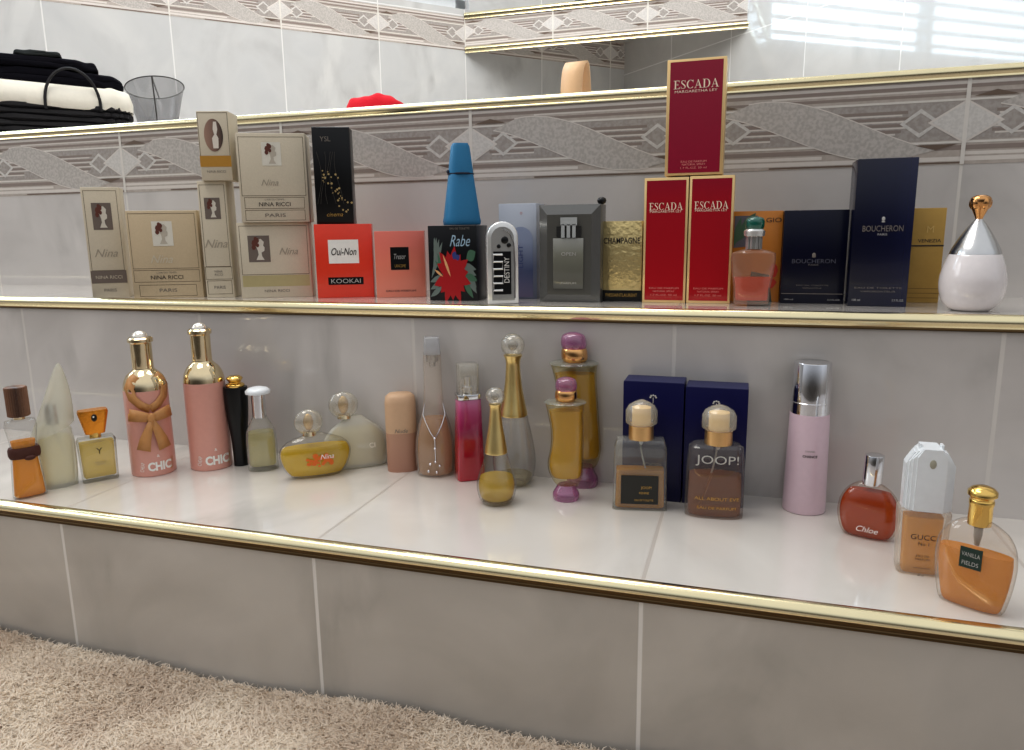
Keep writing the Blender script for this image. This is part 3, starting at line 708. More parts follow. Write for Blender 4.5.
# 13, 14 teardrop bottles with gilded necks and glass ball stoppers
def drop(cx, by, rows, neck, ball, lz, label, lm, back, ring):
    s = Spot(cx, by, back=back); t = thing('perfume_bottle', label, 'perfume', s.loc, s.face(), 'teardrop bottles with gilded necks')
    se = s.secs(rows, 1., True, 6); piece('glass_body', se, CLEAR, t, 2, 48)
    piece('thick_base', clip(se, s.z(by-.5), s.z(lz[0]+1), .0018), glass('glass heel', (244, 238, 226), (170, 150, 130), body=.1), t)
    if lz[1] < lz[0]: piece('golden_liquid', clip(se, s.z(lz[0]), s.z(lz[1]), .0022), lm, t)
    piece('gilded_neck', s.secs(neck, 1., True, 5), pbr('brushed gold', (232, 208, 146), .3, 1, bump=.1, bscale=400), t)
    b = MB(); b.sphere((0, 0, s.z(ball[0])), s.m(ball[1], ball[0]), 1, 1, .95, 24, 14); b.build('ball_stopper', ACRYL, t)
    b = MB(); b.sphere((0, 0, s.z(ball[0])), s.m(ball[1]*.45, ball[0]), 1, 1, 1, 12, 8); b.build('stopper_core', glass('stopper bubble', (210, 200, 186), (130, 120, 108), body=.2), t)
drop(497, 506, [(508, 9), (505, 13), (498, 17), (488, 19.8), (480, 19.5), (470, 16.5), (460, 13), (451, 10.5)], [(452.5, 11), (451, 11.2), (440, 9.6), (425, 7), (412, 5.7), (407, 5.6), (404, 6.6)],
     (396, 9.6), (497, 476), 'smaller teardrop bottle with long gold neck, golden liquid and ball stopper, in front', liquid('golden', (250, 230, 150), (240, 206, 96), 0.45), .012, 1)
drop(514.5, 487, [(489, 10), (485, 14), (476, 19), (462, 21.5), (448, 20.5), (432, 17.5), (420, 14.8), (413, 13.2)], [(415, 13.6), (413, 13.8), (402, 11.5), (385, 8.6), (368, 7.2), (361, 7.2), (355, 9.4)],
     (345, 12.2), (483, 474), 'taller nearly empty teardrop bottle with gold neck, behind the smaller one', liquid('faint golden', (240, 232, 208), (222, 212, 180), .2), .014, 1)

# 15, 16 wavy bottles with lilac feet and stoppers
LILAC = glass('lilac glass', (232, 190, 220), (176, 116, 160), body=.35, bodycol=(214, 150, 192), refl=1.4)
def wavy(cx, by, k, label, back, dx, top):
    tilt_ = lambda rows: [(r[0], r[1], (r[2] if len(r) > 2 else 0)+dx*(by-r[0])/(by-top)) for r in rows]
    s = Spot(cx, by, back=back); t = thing('perfume_bottle', label, 'perfume', s.loc, s.face(), 'wavy yellow bottles with lilac stoppers'); H = (by-top)
    Y = lambda f: by-f*H
    d = lambda v: v
    rows = [(Y(.135), 10*k, 1.5), (Y(.17), 13.5*k, 1), (Y(.24), 17*k, 0), (Y(.32), 18*k, -.5), (Y(.45), 16.5*k, 1), (Y(.58), 16.6*k, 1), (Y(.70), 17.8*k, -.5), (Y(.77), 19.2*k, -1), (Y(.795), 20.3*k, -1)]
    se = s.secs(tilt_(rows), .6, True); piece('glass_body', se, glass('yellow tinted glass', (252, 248, 228), (214, 200, 150)), t, 2.3)
    piece('yellow_perfume', clip(se, s.z(Y(.2)), s.z(Y(.735)), .002), liquid('amber yellow', (252, 226, 130), (248, 208, 92), 0.5), t, 2.3)
    piece('flared_rim', s.secs(tilt_([(Y(.785), 18*k, -1), (Y(.80), 21.2*k, -1), (Y(.812), 18*k, -1), (Y(.815), 9*k, -1)]), .75), glass('rim glass', (246, 246, 232), (186, 190, 166), body=.15), t, 2.3)
    piece('lilac_foot', s.secs(tilt_([(Y(-.005), 9*k), (Y(.02), 12.5*k), (Y(.07), 13.4*k), (Y(.11), 11*k), (Y(.145), 9*k, 1)]), .9, True), LILAC, t)
    piece('gold_collar', s.secs(tilt_([(Y(.805), 8*k), (Y(.83), 11*k), (Y(.88), 11*k), (Y(.905), 9.5*k)]), 1, True), pbr('rose gold', (226, 176, 120), .15, 1), t)
    piece('lilac_stopper', s.secs(tilt_([(Y(.895), 10*k), (Y(.92), 11*k), (Y(.96), 10.5*k), (Y(.985), 8.5*k), (Y(1.0), 3*k)]), 1, True), LILAC, t)
wavy(566, 502, 1.0, 'smaller wavy yellow bottle with lilac stopper, standing in front', .010, 0, 377)
wavy(583, 488, 1.18, 'larger wavy yellow bottle with lilac stopper, standing behind', .012, -11, 332)

# 17, 18 navy cartons on the lower shelf
NAVY = pbr('navy carton', (8, 8, 66), .3, spec=.3); NAVYL = pbr('navy lid', (44, 46, 84), .4, spec=.2)
def carton_at(name, label, cat, Yf, xl_, xr_, by, ty, dep, mat, Z, group=None, bevel=.0006, ztop=None, zbase=None, rz=0.):
    """a carton whose front runs from sight line xl_ to xr_ on a shelf, turned by rz"""
    zb = Z if zbase is None else zbase
    A = onY(xl_, by, Yf); c_, s_ = math.cos(rz), math.sin(rz)
    lo, hi = 0., .4
    for _ in range(40):
        mid = (lo+hi)/2
        if proj((A[0]+mid*c_, Yf+mid*s_, zb))[0] < xr_: lo = mid
        else: hi = mid
    w = lo; mx_, my_ = A[0]+w/2*c_, Yf+w/2*s_
    lo, hi = zb, zb+.5
    for _ in range(40):
        mid = (lo+hi)/2
        if proj((mx_, my_, mid))[1] > ty: lo = mid
        else: hi = mid
    h = lo-zb
    t = thing(name, label, cat, (mx_-s_*dep/2, my_+c_*dep/2, zb), rz, group)
    MB().box(-w/2, w/2, -dep/2, dep/2, 0, h).build('carton', mat, t, bevel=bevel)
    return t, w, h, dep
def panel(name, w, h, d, u0, u1, v0, v1, mat, parent, k=1):
    """printed panel on the front face; u, v from 0 to 1"""
    b = MB(); y = -d/2-.00015*k; b.quad(((u0-.5)*w, y, v0*h), ((u1-.5)*w, y, v0*h), ((u1-.5)*w, y, v1*h), ((u0-.5)*w, y, v1*h)); return b.build(name, mat, parent, smooth=False)
def outline(name, w, h, d, u0, u1, v0, v1, mat, parent, th=.0006, k=1):
    b = MB(); y = -d/2-.00015*k; X0, X1, V0, V1 = (u0-.5)*w, (u1-.5)*w, v0*h, v1*h
    for a, c, e, f in ((X0, X1, V0, V0+th), (X0, X1, V1-th, V1), (X0, X0+th, V0, V1), (X1-th, X1, V0, V1)): b.quad((a, y, e), (c, y, e), (c, y, f), (a, y, f))
    return b.build(name, mat, parent, smooth=False)
def ftext(s_, hfrac, u, v, w, h, d, parent, mat, **kw):
    return text(s_, hfrac*h, (u-.5)*w, v*h, parent, mat, y=-d/2-.0005, **kw)
for (a, c, ty, lab) in ((621.5, 680.5, 382.5, 'navy perfume carton behind the square clear bottle, left of its twin'), (682, 743, 388.5, 'navy perfume carton behind the round-cornered brown bottle, right of its twin')):
    t, w, h, d = carton_at('perfume_carton', lab, 'box', 2.66*U, a, c, 500, ty, .034, NAVY, Z1, 'navy cartons on the lower shelf')
    b = MB(); b.box(-w/2+.0005, w/2-.0005, -d/2+.0005, d/2-.0005, h, h+.0004); b.build('lid', NAVYL, t, smooth=False)
    b = MB(); r_ = .0022; y = -d/2-.0003; zc = h*.86
    for j in range(5):
        an = PI*j/4; b.sphere((math.cos(an)*r_*1.3, y, zc+.002+math.sin(an)*r_), r_*.45, 1, .3, 1, 8, 6)
    b.box(-.0004, .0004, y, y+.0002, zc-.004, zc+.002); b.build('silver_emblem', SILVERINK, t)
    ftext('JOOP!', .05, .5, .3, w, h, d, t, GREYINK, xs=1.1)

# 19 squarish clear bottle with black label; 20 oval brown bottle
def capped(cx, by, rows, label, n, ratio, lz, lm, capy, rz, back, txt):
    s = Spot(cx, by, back=back); t = thing('perfume_bottle', label, 'perfume', s.loc, s.face(rz), 'bottles with domed frosted caps')
    se = s.secs(rows, ratio); piece('glass_body', rnd(se, .0016), THICK if n > 4 else glass('smoky glass', (248, 242, 238), (170, 146, 134), body=.03), t, n, 56)
    piece('perfume_liquid', clip(se, s.z(lz[0]), s.z(lz[1]), .0028), lm, t, n, 56)
    y0, y1, hc, hr, o = capy
    piece('gold_collar', s.secs([(y0+1, hc, o), (y1, hc, o)]), pbr('rose gold collar', (226, 186, 132), .28, .85), t)
    piece('frosted_cap', s.secs([(y1+.5, hc+.5, o), (y1-2, hr, o), (y1-14, hr, o), (y1-19, hr-3, o), (y1-22.5, hr-9, o), (y1-24.5, 2, o)]), glass('frosted acrylic cap', (250, 247, 238), (220, 214, 200), .2, body=.26, bodycol=(252, 246, 230)), t, ang=50)
    piece('inner_stem', s.secs([(y1, hr*.6, o), (y1-17, hr*.6, o)]), pbr('cap core', (246, 214, 158), .5), t)
    b = MB(); b.sphere((s.m(o), 0, s.z(y0+5)), .0022, 1, 1, 1.3, 10, 6); b.build('pump_fitting', WHITEP, t)
    return s, t, se
s, t, se = capped(639, 511, [(512.5, 26.5), (508, 27), (470, 26.5), (445, 26), (438, 24)], 'square clear bottle with a black label and amber liquid below the frosted cap', 9, .42, (505, 468), liquid('honey', (246, 206, 110), (236, 168, 56), 0.5), (437, 424, 12.5, 16, .5), .05, .012, 0)
yf = -se[2][2]-.0006; b = MB(); k = s.m(1, 486); b.box(-19*k, 18*k, yf, yf+.0003, s.z(500), s.z(472)); b.build('black_label', pbr('label black', (42, 40, 34), .4), t, smooth=False)
text('JOOP!', s.m(3.6), s.m(6), s.z(484), t, GOLDINK, y=yf-.0004); text('FEMME', s.m(2.2), s.m(4), s.z(489), t, GOLDINK, y=yf-.0004); text('EAU DE TOILETTE', s.m(2), s.m(4), s.z(496), t, GOLDINK, y=yf-.0004, xs=.8)
dip('dip_tube', t, 0, s.z(442), s.m(18), s.z(500))
s, t, se = capped(713, 520, [(522.5, 22), (521, 27), (517, 29), (500, 29.6), (460, 28.8), (446, 27.4), (442.5, 24)], 'oval brown bottle lettered in silver, with brown liquid and a frosted domed cap', 2.8, .5, (513, 473), liquid('cognac', (220, 152, 84), (184, 112, 48), 0.42), (442, 429, 14, 17.5, 2), .05, .016, 0)
R_ = se[3][1]
text('JOOP!', s.m(11.5), s.m(1), s.z(457), t, SILVERINK, ycurve=lambda x, z: -R_*.5*max(0, 1-(abs(x)/R_)**2.8)**(1/2.8)-.0008, width=s.m(42))
text('ALL ABOUT EVE', s.m(3.4), s.m(2), s.z(494), t, GOLDINK, ycurve=lambda x, z: -R_*.5*max(0, 1-(abs(x)/R_)**2.8)**(1/2.8)-.0008, width=s.m(44))
text('EAU DE PARFUM', s.m(2.8), s.m(2), s.z(503), t, GOLDINK, ycurve=lambda x, z: -R_*.5*max(0, 1-(abs(x)/R_)**2.8)**(1/2.8)-.0008, width=s.m(38))
dip('dip_tube', t, s.m(1), s.z(446), -s.m(15), s.z(508))

# 21 pink spray with chrome cap
s = Spot(803, 514, back=.016)
t = thing('deodorant_spray', 'tall pale pink spray can with a chrome cap', 'deodorant', s.loc, s.face())
bd = rnd(s.secs([(516, 22), (412, 20.3)]), .0015, False); piece('pink_body', bd, pbr('pale lilac pink', (218, 194, 204), .35, coat=.4), t, 2, 56)
piece('chrome_cap', rnd(s.secs([(412.5, 20), (401.8, 20), (401.4, 20.4), (400.8, 20.4), (400.4, 20), (361.5, 19.2)]), .001, True, False), CHROME, t, 2, 56)
R_ = s.m(21.2)
text('CHANCE', s.m(2.6), s.m(3), s.z(451), t, INK, wrap=R_, y=-R_-.0003, bold=.02); text('CHANEL', s.m(1.8), s.m(3), s.z(446), t, GREYINK, wrap=R_, y=-R_-.0003)
text('DEODORANT SPRAY', s.m(1.6), s.m(2), s.z(500), t, GREYINK, wrap=R_, y=-R_-.0003); text('VAPORISATEUR', s.m(1.6), s.m(2), s.z(504), t, GREYINK, wrap=R_, y=-R_-.0003)

# 22 round disc bottle
s = Spot(866, 540, back=.010)
t = thing('perfume_bottle', 'round disc-shaped bottle of reddish-brown perfume with a slim silver cap', 'perfume', s.loc, s.face(-.15))
rows = [(541.5, 13), (539.5, 19), (533, 26), (523, 30.5), (511, 32), (499, 29.5), (490, 23), (484.5, 15), (481.5, 8)]
se = s.secs(rows, .42, True); piece('glass_body', se, glass('warm clear glass', (252, 246, 240), (200, 160, 140)), t, 2.3, 56)
piece('red_brown_liquid', clip(se, s.z(536), s.z(490), .002), liquid('russet', (232, 130, 70), (208, 92, 40), 0.5), t, 2.3, 56)
piece('silver_cap', rnd(s.secs([(484, 10, 1), (454.5, 10, 2)]), .0007), CHROME, t)
text('Chloe', s.m(6.5), s.m(2), s.z(525.5), t, WHITEINK, y=-se[len(se)//3][2]-.0006, shear=.35)

# 23 white-capped spray
s = Spot(917, 577, back=.014)
t = thing('perfume_bottle', 'frosted bottle of amber perfume with a tall white stepped cap', 'perfume', s.loc, s.face(.2))
se = s.secs([(578.5, 24), (507, 27)], .62); piece('frosted_body', rnd(se, .002), glass('light frosted glass', (250, 246, 240), (226, 218, 208), .3, body=.2, bodycol=(250, 242, 232), refl=.6), t, 6, 56)
piece('amber_liquid', clip(s.secs([(572, 18), (514, 20)], .5), s.z(571), s.z(515), 0), liquid('amber two', (252, 206, 100), (255, 190, 60), 0.6), t, 6)
b = MB(); k = s.m(1, 480); W_ = 20; cy = .62
zA, zB, zC = s.z(507), s.z(461), s.z(447)
def plate(hw_, hd_, zs, ch, zt, c0=k):
    ps = [(c0-hw_, zA), (c0+hw_, zA), (c0+hw_, zs), (c0+hw_-ch, zt), (c0-hw_+ch, zt), (c0-hw_, zs)]; n = len(ps)
    b.add([(x, -hd_, z) for x, z in ps]+[(x, hd_, z) for x, z in ps], [tuple(range(n)), tuple(range(n, 2*n))[::-1]]+[(j, n+j, n+(j+1) % n, (j+1) % n) for j in range(n)])
plate(15*k, 17*k, s.z(455), 6*k, s.z(446)); plate(19*k, 14.5*k, s.z(457), 9*k, s.z(446.5)); plate(22*k, 11.5*k, s.z(460), 8*k, s.z(449)); plate(25*k, 8*k, s.z(463), 8*k, s.z(451))
for q in (-1, 1):
    b.box(k+q*11*k-1.2*k, k+q*11*k+1.2*k, -5*k, 5*k, s.z(450), s.z(443.5))
b.build('white_stepped_cap', WHITEP, t, smooth=False)
b = MB(); b.sphere((k*1.5, -17*k, s.z(460)), 4.6*k, .75, .2, 1.15); b.build('spray_opening', pbr('spray opening', (170, 166, 150), .4), t)
yf = -se[0][2]-.0012
text('GUCCI', s.m(6), 0, s.z(532), t, INK, y=yf, xs=1.05); text('No 1', s.m(4), 0, s.z(538.5), t, INK, y=yf)
text('EAU DE\nPARFUM', s.m(2.8), 0, s.z(552), t, INK, y=yf); text('VAPORISATEUR', s.m(1.7), 0, s.z(562), t, INK, y=yf); text('60 ml', s.m(2), 0, s.z(569), t, INK, y=yf)

# 24 round-shouldered bottle with gold cap
s = Spot(969, 612, back=.012)
t = thing('perfume_bottle', 'round-shouldered clear bottle with gold cap, dark green label and orange liquid', 'perfume', s.loc, s.face(-.25))
rows = [(617, 28), (612, 31.5), (600, 35.5), (582, 40), (562, 42.5), (548, 41.5), (538, 38), (529, 31), (523, 21), (520, 13.5)]
se = s.secs(rows, .4, True); piece('glass_body', se, glass('heavy clear glass', (252, 249, 245), (196, 182, 168), body=.04, bodycol=(252, 246, 238)), t, 2.5, 56)
piece('orange_liquid', clip(se, s.z(606), s.z(550), .0026), liquid('orange perfume', (252, 200, 110), (255, 178, 66), 0.55), t, 2.5, 56)
piece('gold_cap', s.secs([(524, 12.5), (505, 12.5), (504, 13.2), (500, 13.2), (499, 12.4), (497, 13), (495, 15.6), (491, 15.6), (488, 12), (486, 6)]), GOLD, t, ang=45)
piece('pump_fitting', s.secs([(545, 2.5), (535, 4.5), (524, 5)]), pbr('grey pump', (168, 158, 146), .4), t)
yf = -max(q[2] for q in se)-.0006; k = s.m(1, 555)
b = MB(); b.box(-11.5*k, 11.5*k, yf, yf+.0003, s.z(564), s.z(544)); b.build('green_label', pbr('label green', (34, 58, 50), .4), t, smooth=False)
text('VANILLA', s.m(5), 0, s.z(550.5), t, SILVERINK, y=yf-.0004, width=19*k); text('FIELDS', s.m(5), 0, s.z(559), t, SILVERINK, y=yf-.0004, width=17*k)

# ================================================================== BOXES ON THE UPPER SHELF
CREAM = pbr('cream carton', (206, 196, 176), .55, bump=.15, bscale=500, var=.06); CREAMD = pbr('beige carton', (200, 182, 152), .55, bump=.15, bscale=500, var=.06)
LINE = pbr('brown line', (112, 98, 78), .5); FAINT = pbr('faint ink', (168, 158, 142), .5); PHOTO = pbr('taupe picture', (118, 106, 98), .5); PHOTOL = pbr('white picture', (222, 218, 206), .5)
def lady(parent, w, h, d, u0, u1, v0, v1, light):
    """small print of a marble bust with flowers"""
    panel('picture', w, h, d, u0, u1, v0, v1, PHOTOL if light else PHOTO, parent, 2)
    W_ = (u1-u0)*w; H_ = (v1-v0)*h; X = (u0-.5)*w; Z = v0*h; y = -d/2-.0005
    b = MB()
    sil = [(.34, .08), (.72, .08), (.62, .22), (.60, .36), (.74, .42), (.76, .55), (.70, .62), (.74, .76), (.60, .88), (.42, .84), (.36, .62), (.44, .42), (.46, .28)]
    b.add([(X+a*W_, y, Z+c*H_) for a, c in sil], [tuple(range(len(sil)))]); b.build('bust_print', pbr('bust print', (214, 208, 196), .5) if not light else pbr('bust print grey', (190, 182, 168), .5), parent, smooth=False)
    b = MB()
    for i, (a, c, r) in enumerate(((.30, .72, .13), (.42, .82, .11), (.26, .56, .10), (.44, .64, .08), (.36, .88, .08))):
        b.add([(X+(a+r*math.cos(j*PI/4))*W_, y-.0002-i*2e-5, Z+(c+r*math.sin(j*PI/4))*H_) for j in range(8)], [tuple(range(8))])
    b.build('flower_print', pbr('flower print', (104, 58, 46), .5), parent, smooth=False)
gN = 'cream perfume cartons printed with a bust'
def nina(label, Yf, xl_, xr_, by, ty, dep, style, mat=CREAM, zbase=None, rz=0.):
    t, w, h, d = carton_at('perfume_carton', label, 'box', Yf, xl_, xr_, by, ty, dep, mat, Z2, gN, zbase=zbase, rz=rz)
    if style == 'tall':
        outline('border_line', w, h, d, .06, .94, .25, .97, LINE, t); lady(t, w, h, d, .24, .76, .62, .86, False)
        ftext('Nina', .07, .5, .41, w, h, d, t, FAINT, shear=.4)
        panel('taupe_band', w, h, d, .02, .98, .135, .25, PHOTO, t, 2); ftext('NINA RICCI', .03, .5, .19, w, h, d, t, CREAM); ftext('PARIS', .03, .5, .07, w, h, d, t, GREYINK)
    elif style == 'tall2':
        outline('border_line', w, h, d, .06, .94, .27, .97, LINE, t); lady(t, w, h, d, .2, .75, .68, .86, False)
        ftext('Nina', .07, .5, .47, w, h, d, t, FAINT, shear=.4)
        outline('lower_line', w, h, d, .02, .98, .16, .27, LINE, t); ftext('NINA\nRICCI', .02, .5, .215, w, h, d, t, GREYINK); outline('foot_line', w, h, d, .06, .94, .03, .15, LINE, t); ftext('PARIS', .028, .5, .09, w, h, d, t, GREYINK)
    elif style == 'square':
        outline('border_line', w, h, d, .03, .97, .34, .97, LINE, t); lady(t, w, h, d, .35, .64, .6, .88, True)
        ftext('Nina', .09, .45, .45, w, h, d, t, CREAM, shear=.4)
        outline('lower_line', w, h, d, .03, .97, .185, .325, LINE, t); ftext('NINA RICCI', .045, .5, .24, w, h, d, t, INK, width=w*.46); ftext('L\'AIR DU TEMPS', .02, .5, .295, w, h, d, t, GREYINK, width=w*.28)
        outline('foot_line', w, h, d, .09, .91, .02, .155, LINE, t); ftext('PARIS', .04, .5, .09, w, h, d, t, GREYINK, width=w*.25)
    elif style == 'upper':
        outline('border_line', w, h, d, .03, .97, .30, .96, LINE, t); lady(t, w, h, d, .36, .64, .64, .9, True)
        ftext('Nina', .07, .45, .45, w, h, d, t, FAINT, shear=.4)
        outline('lower_line', w, h, d, .06, .94, .155, .285, LINE, t); ftext('NINA RICCI', .045, .5, .205, w, h, d, t, INK, width=w*.46); ftext('L\'AIR DU TEMPS', .02, .5, .26, w, h, d, t, GREYINK, width=w*.28)
        outline('foot_line', w, h, d, .06, .94, .02, .14, LINE, t); ftext('PARIS', .04, .5, .08, w, h, d, t, GREYINK, width=w*.3)
    elif style == 'lower':
        outline('border_line', w, h, d, .03, .97, .31, .96, LINE, t); lady(t, w, h, d, .14, .44, .48, .83, False)
        ftext('Nina', .09, .7, .62, w, h, d, t, FAINT, shear=.4)
        panel('gold_sheen_band', w, h, d, .03, .97, .15, .30, pbr('pale gold band', (196, 184, 140), .35, .3), t); ftext('NINA RICCI', .035, .5, .09, w, h, d, t, GREYINK, width=w*.35)
    return t, w, h, d
nina('tall narrow cream carton with bust picture and taupe band, left end of upper shelf', 2.84*U, 93, 130, 298, 187, .034, 'tall', rz=.6)
nina('square beige carton lettered below a small white picture, standing alone on the shelf', 2.86*U, 134, 204, 296, 210.5, .034, 'square', CREAMD, rz=.42)
_, w3, h3, d3 = nina('tall narrow cream carton under the box with the oval window', 2.96*U, 207, 235, 296, 181, .04, 'tall2', rz=.4)
# box with the oval window on top of it
zt = Z2+h3; Yf = 2.955*U
t, w, h, d = carton_at('perfume_carton', 'cream carton with an oval bottle picture and gold band, on the tall narrow box', 'box', Yf, 202, 233, 181, 111, .04, CREAM, Z2, zbase=zt+.0002, rz=.36)
outline('border_line', w, h, d, .02, .98, .26, .98, LINE, t)
panel('gold_band', w, h, d, .0, 1, .20, .36, pbr('amber gold band', (206, 156, 72), .35, .4), t, 2); ftext('NINA RICCI', .035, .5, .13, w, h, d, t, GREYINK, width=w*.6)
b = MB(); y = -d/2-.0005; cx_, cz_ = 0, h*.655
b.add([(cx_+w*.30*math.cos(2*PI*j/32), y, cz_+h*.235*math.sin(2*PI*j/32)) for j in range(32)], [tuple(range(32))]); b.build('oval_picture', gradmat('oval picture', [(0, (168, 136, 120)), (.6, (128, 102, 90)), (1, (60, 50, 46))], 'X', .4, z0=-w*.3, z1=w*.3), t, smooth=False)
b = MB(); b.add([(w*.05+w*.30*a, y-.0003, cz_+h*.42*c) for a, c in ((-.28, -.45), (.28, -.45), (.34, -.1), (.16, .02), (.3, .2), (.22, .46), (-.1, .46), (-.2, .2), (-.08, .02), (-.34, -.1))], [tuple(range(10))]); b.build('bottle_print', pbr('bottle print', (226, 218, 208), .4), t, smooth=False)
_, w5, h5, d5 = nina('lower cream carton with bust picture at left and gold sheen band', 2.97*U, 242, 313, 296, 222.5, .045, 'lower', rz=.46)
nina('upper cream carton with a small white picture, stacked on another cream carton', 2.965*U, 242, 310, 222, 133, .045, 'upper', zbase=Z2+h5+.0002, rz=.44)

# red box, black floral box on it, coral box
RED = pbr('vermilion carton', (226, 62, 34), .35, coat=.4)
t, w8, h8, d8 = carton_at('perfume_carton', 'vermilion red carton with white and black labels under the black floral box', 'box', 3.03*U, 318, 374.5, 297, 224, .045, RED, Z2, rz=.44)
panel('white_label', w8, h8, d8, .23, .76, .47, .79, WHITEINK, t, 2); ftext('Oui-Non', .10, .5, .63, w8, h8, d8, t, INK, shear=.3, width=w8*.44, bold=.01)
panel('black_label', w8, h8, d8, .20, .82, .18, .28, BLACK, t, 2); ftext('KOOKAI', .06, .51, .23, w8, h8, d8, t, SILVERINK, width=w8*.52)
t, w, h, d = carton_at('perfume_carton', 'black carton with golden dot flowers standing on the red carton', 'box', 3.06*U, 317, 354, 224, 127, .034, BLACK, Z2, zbase=Z2+h8+.0002, rz=.4)
b = MB(); y = -d/2-.0004
for k in range(34):
    q = k/34; x = (-.25+.62*q+rng.normal(0, .07))*w; z = (.56-.42*q+rng.normal(0, .05))*h; r = rng.uniform(.0007, .0018)
    b.add([(x+r*math.cos(j*PI/3), y-k*8e-6, z+r*math.sin(j*PI/3)) for j in range(6)], [tuple(range(6))])
b.build('golden_dot_flowers', pbr('gold dots', (196, 172, 120), .4, .4), t, smooth=False)
b = MB()
for k in range(5): b.tube([((-.4+.14*k+.1*math.sin(j*.6+k))*w, y, (.75-.09*j)*h) for j in range(7)], .0002, 4)
b.build('stem_print', pbr('stem print', (84, 80, 74), .4), t); ftext('YSL', .05, .35, .88, w, h, d, t, GREYINK); ftext('cinema', .04, .5, .10, w, h, d, t, GOLDINK, shear=.3)
t, w, h, d = carton_at('perfume_carton', 'coral pink carton with a small square black label beside the vermilion box', 'box', 3.1*U, 377, 426, 297, 231, .04, gradmat('coral carton', [(0, (226, 140, 118)), (.6, (232, 134, 112)), (1, (224, 120, 104))], rough=.4, coat=.3, z0=0, z1=.07), Z2, rz=.38)
panel('black_label', w, h, d, .31, .68, .42, .76, BLACK, t, 2); ftext('Tresor', .08, .5, .62, w, h, d, t, SILVERINK, shear=.3, width=w*.24); ftext('LANCOME', .045, .5, .48, w, h, d, t, GOLDINK, width=w*.22)
ftext('EAU DE PARFUM', .03, .5, .1, w, h, d, t, INK, width=w*.6)

# floral box with the blue obelisk on it
t, w, h, d = carton_at('perfume_carton', 'black carton painted with red and green tropical flowers, under the blue flask', 'box', 3.02*U, 430, 478, 299, 225.5, .05, BLACK, Z2, rz=.08)
wk, hk, dk = w, h, d
def poly_on(pts, mat, name, k=2):
    b = MB(); y = -dk/2-.00018*k
    for i, ps in enumerate(pts): b.add([((a-.5)*wk, y-i*1e-5, c*hk) for a, c in ps], [tuple(range(len(ps)))])
    b.build(name, mat, t, smooth=False)
def leaf(x, y_, a, L_, W_): 
    ca, sa = math.cos(a), math.sin(a); o = []
    for q in (-1, 1):
        for j in range(6):
            s_ = j/5 if q < 0 else 1-j/5; ww = W_*math.sin(PI*s_)*q; o.append((x+ca*L_*s_-sa*ww, y_+sa*L_*s_+ca*ww))
    return o
poly_on([leaf(.05+.04*k, .30+.05*k, 1.1+.18*k, .55-.05*k, .045) for k in range(6)]+[leaf(.98, .1+.08*k, 2.2+.2*k, .36, .06) for k in range(5)]+[leaf(.02, .05+.1*k, .5-.1*k, .3, .04) for k in range(3)], pbr('leaf print grey', (112, 124, 118), .4), 'leaf_print', 2)
poly_on([leaf(.3, .32, 1.9, .34, .035), leaf(.35, .34, 2.4, .3, .03), leaf(.7, .3, -.9, .34, .05), leaf(.75, .35, -.3, .26, .05), leaf(.78, .55, .5, .22, .08)], pbr('leaf print green', (74, 112, 88), .4), 'green_leaf_print', 3)
poly_on([leaf(.48, .34, -2.8+.42*k, .34 if k % 2 else .4, .075) for k in range(14)], pbr('flower red', (172, 18, 26), .4), 'red_flower_print', 4)
poly_on([leaf(.30, .62, -1.1, .34, .025), leaf(.12, .42, -.5, .2, .02)], pbr('stamen print', (222, 172, 120), .4), 'stamen_print', 5)
poly_on([leaf(.52, .55, 1.2, .12, .05), leaf(.56, .56, .4, .1, .04)], pbr('blue print', (54, 66, 130), .4), 'blue_petal_print', 5)
ftext('Rabe', .15, .66, .80, w, h, d, t, pbr('pale blue ink', (160, 186, 204), .4), shear=.4, width=w*.42); ftext('EAU DE TOILETTE', .025, .66, .96, w, h, d, t, GREYINK, width=w*.4)
BLUE = pbr('matte turquoise blue', (34, 118, 162), .5)
P = onY(462, 225, 3.12*U); zb = Z2+hk+.0003
s = Spot.__new__(Spot); s.P = np.array([P[0], P[1], zb]); s.az = math.atan2(P[0], P[1]); s.Z = zb; s.loc = (P[0], P[1], zb); s.by = 225
t = thing('perfume_flask', 'matte blue tapering obelisk flask with a dark cord, on the tropical flower carton', 'perfume', s.loc, s.face(.2))
piece('flask_body', rnd(s.secs([(225, 18), (221, 18.4), (217, 17.6), (174.5, 12.2)], .85), .001), BLUE, t, 3.5, 24, ang=25)
piece('flask_cap', s.secs([(173.5, 12.2), (147, 9.2), (143.5, 7.5)], .85), BLUE, t, 3.5, 24, ang=25)
b = MB(); rr = s.m(12.3); b.tube([(rr*1.02*math.cos(a), rr*.92*math.sin(a), s.z(174)) for a in [2*PI*k/24 for k in range(24)]], .0011, 6, closed=True)
b.sphere((-rr*1.05, -.002, s.z(172)), .0022, seg=8, rings=6); b.build('dark_cord', pbr('dark cord', (40, 44, 62), .8), t)

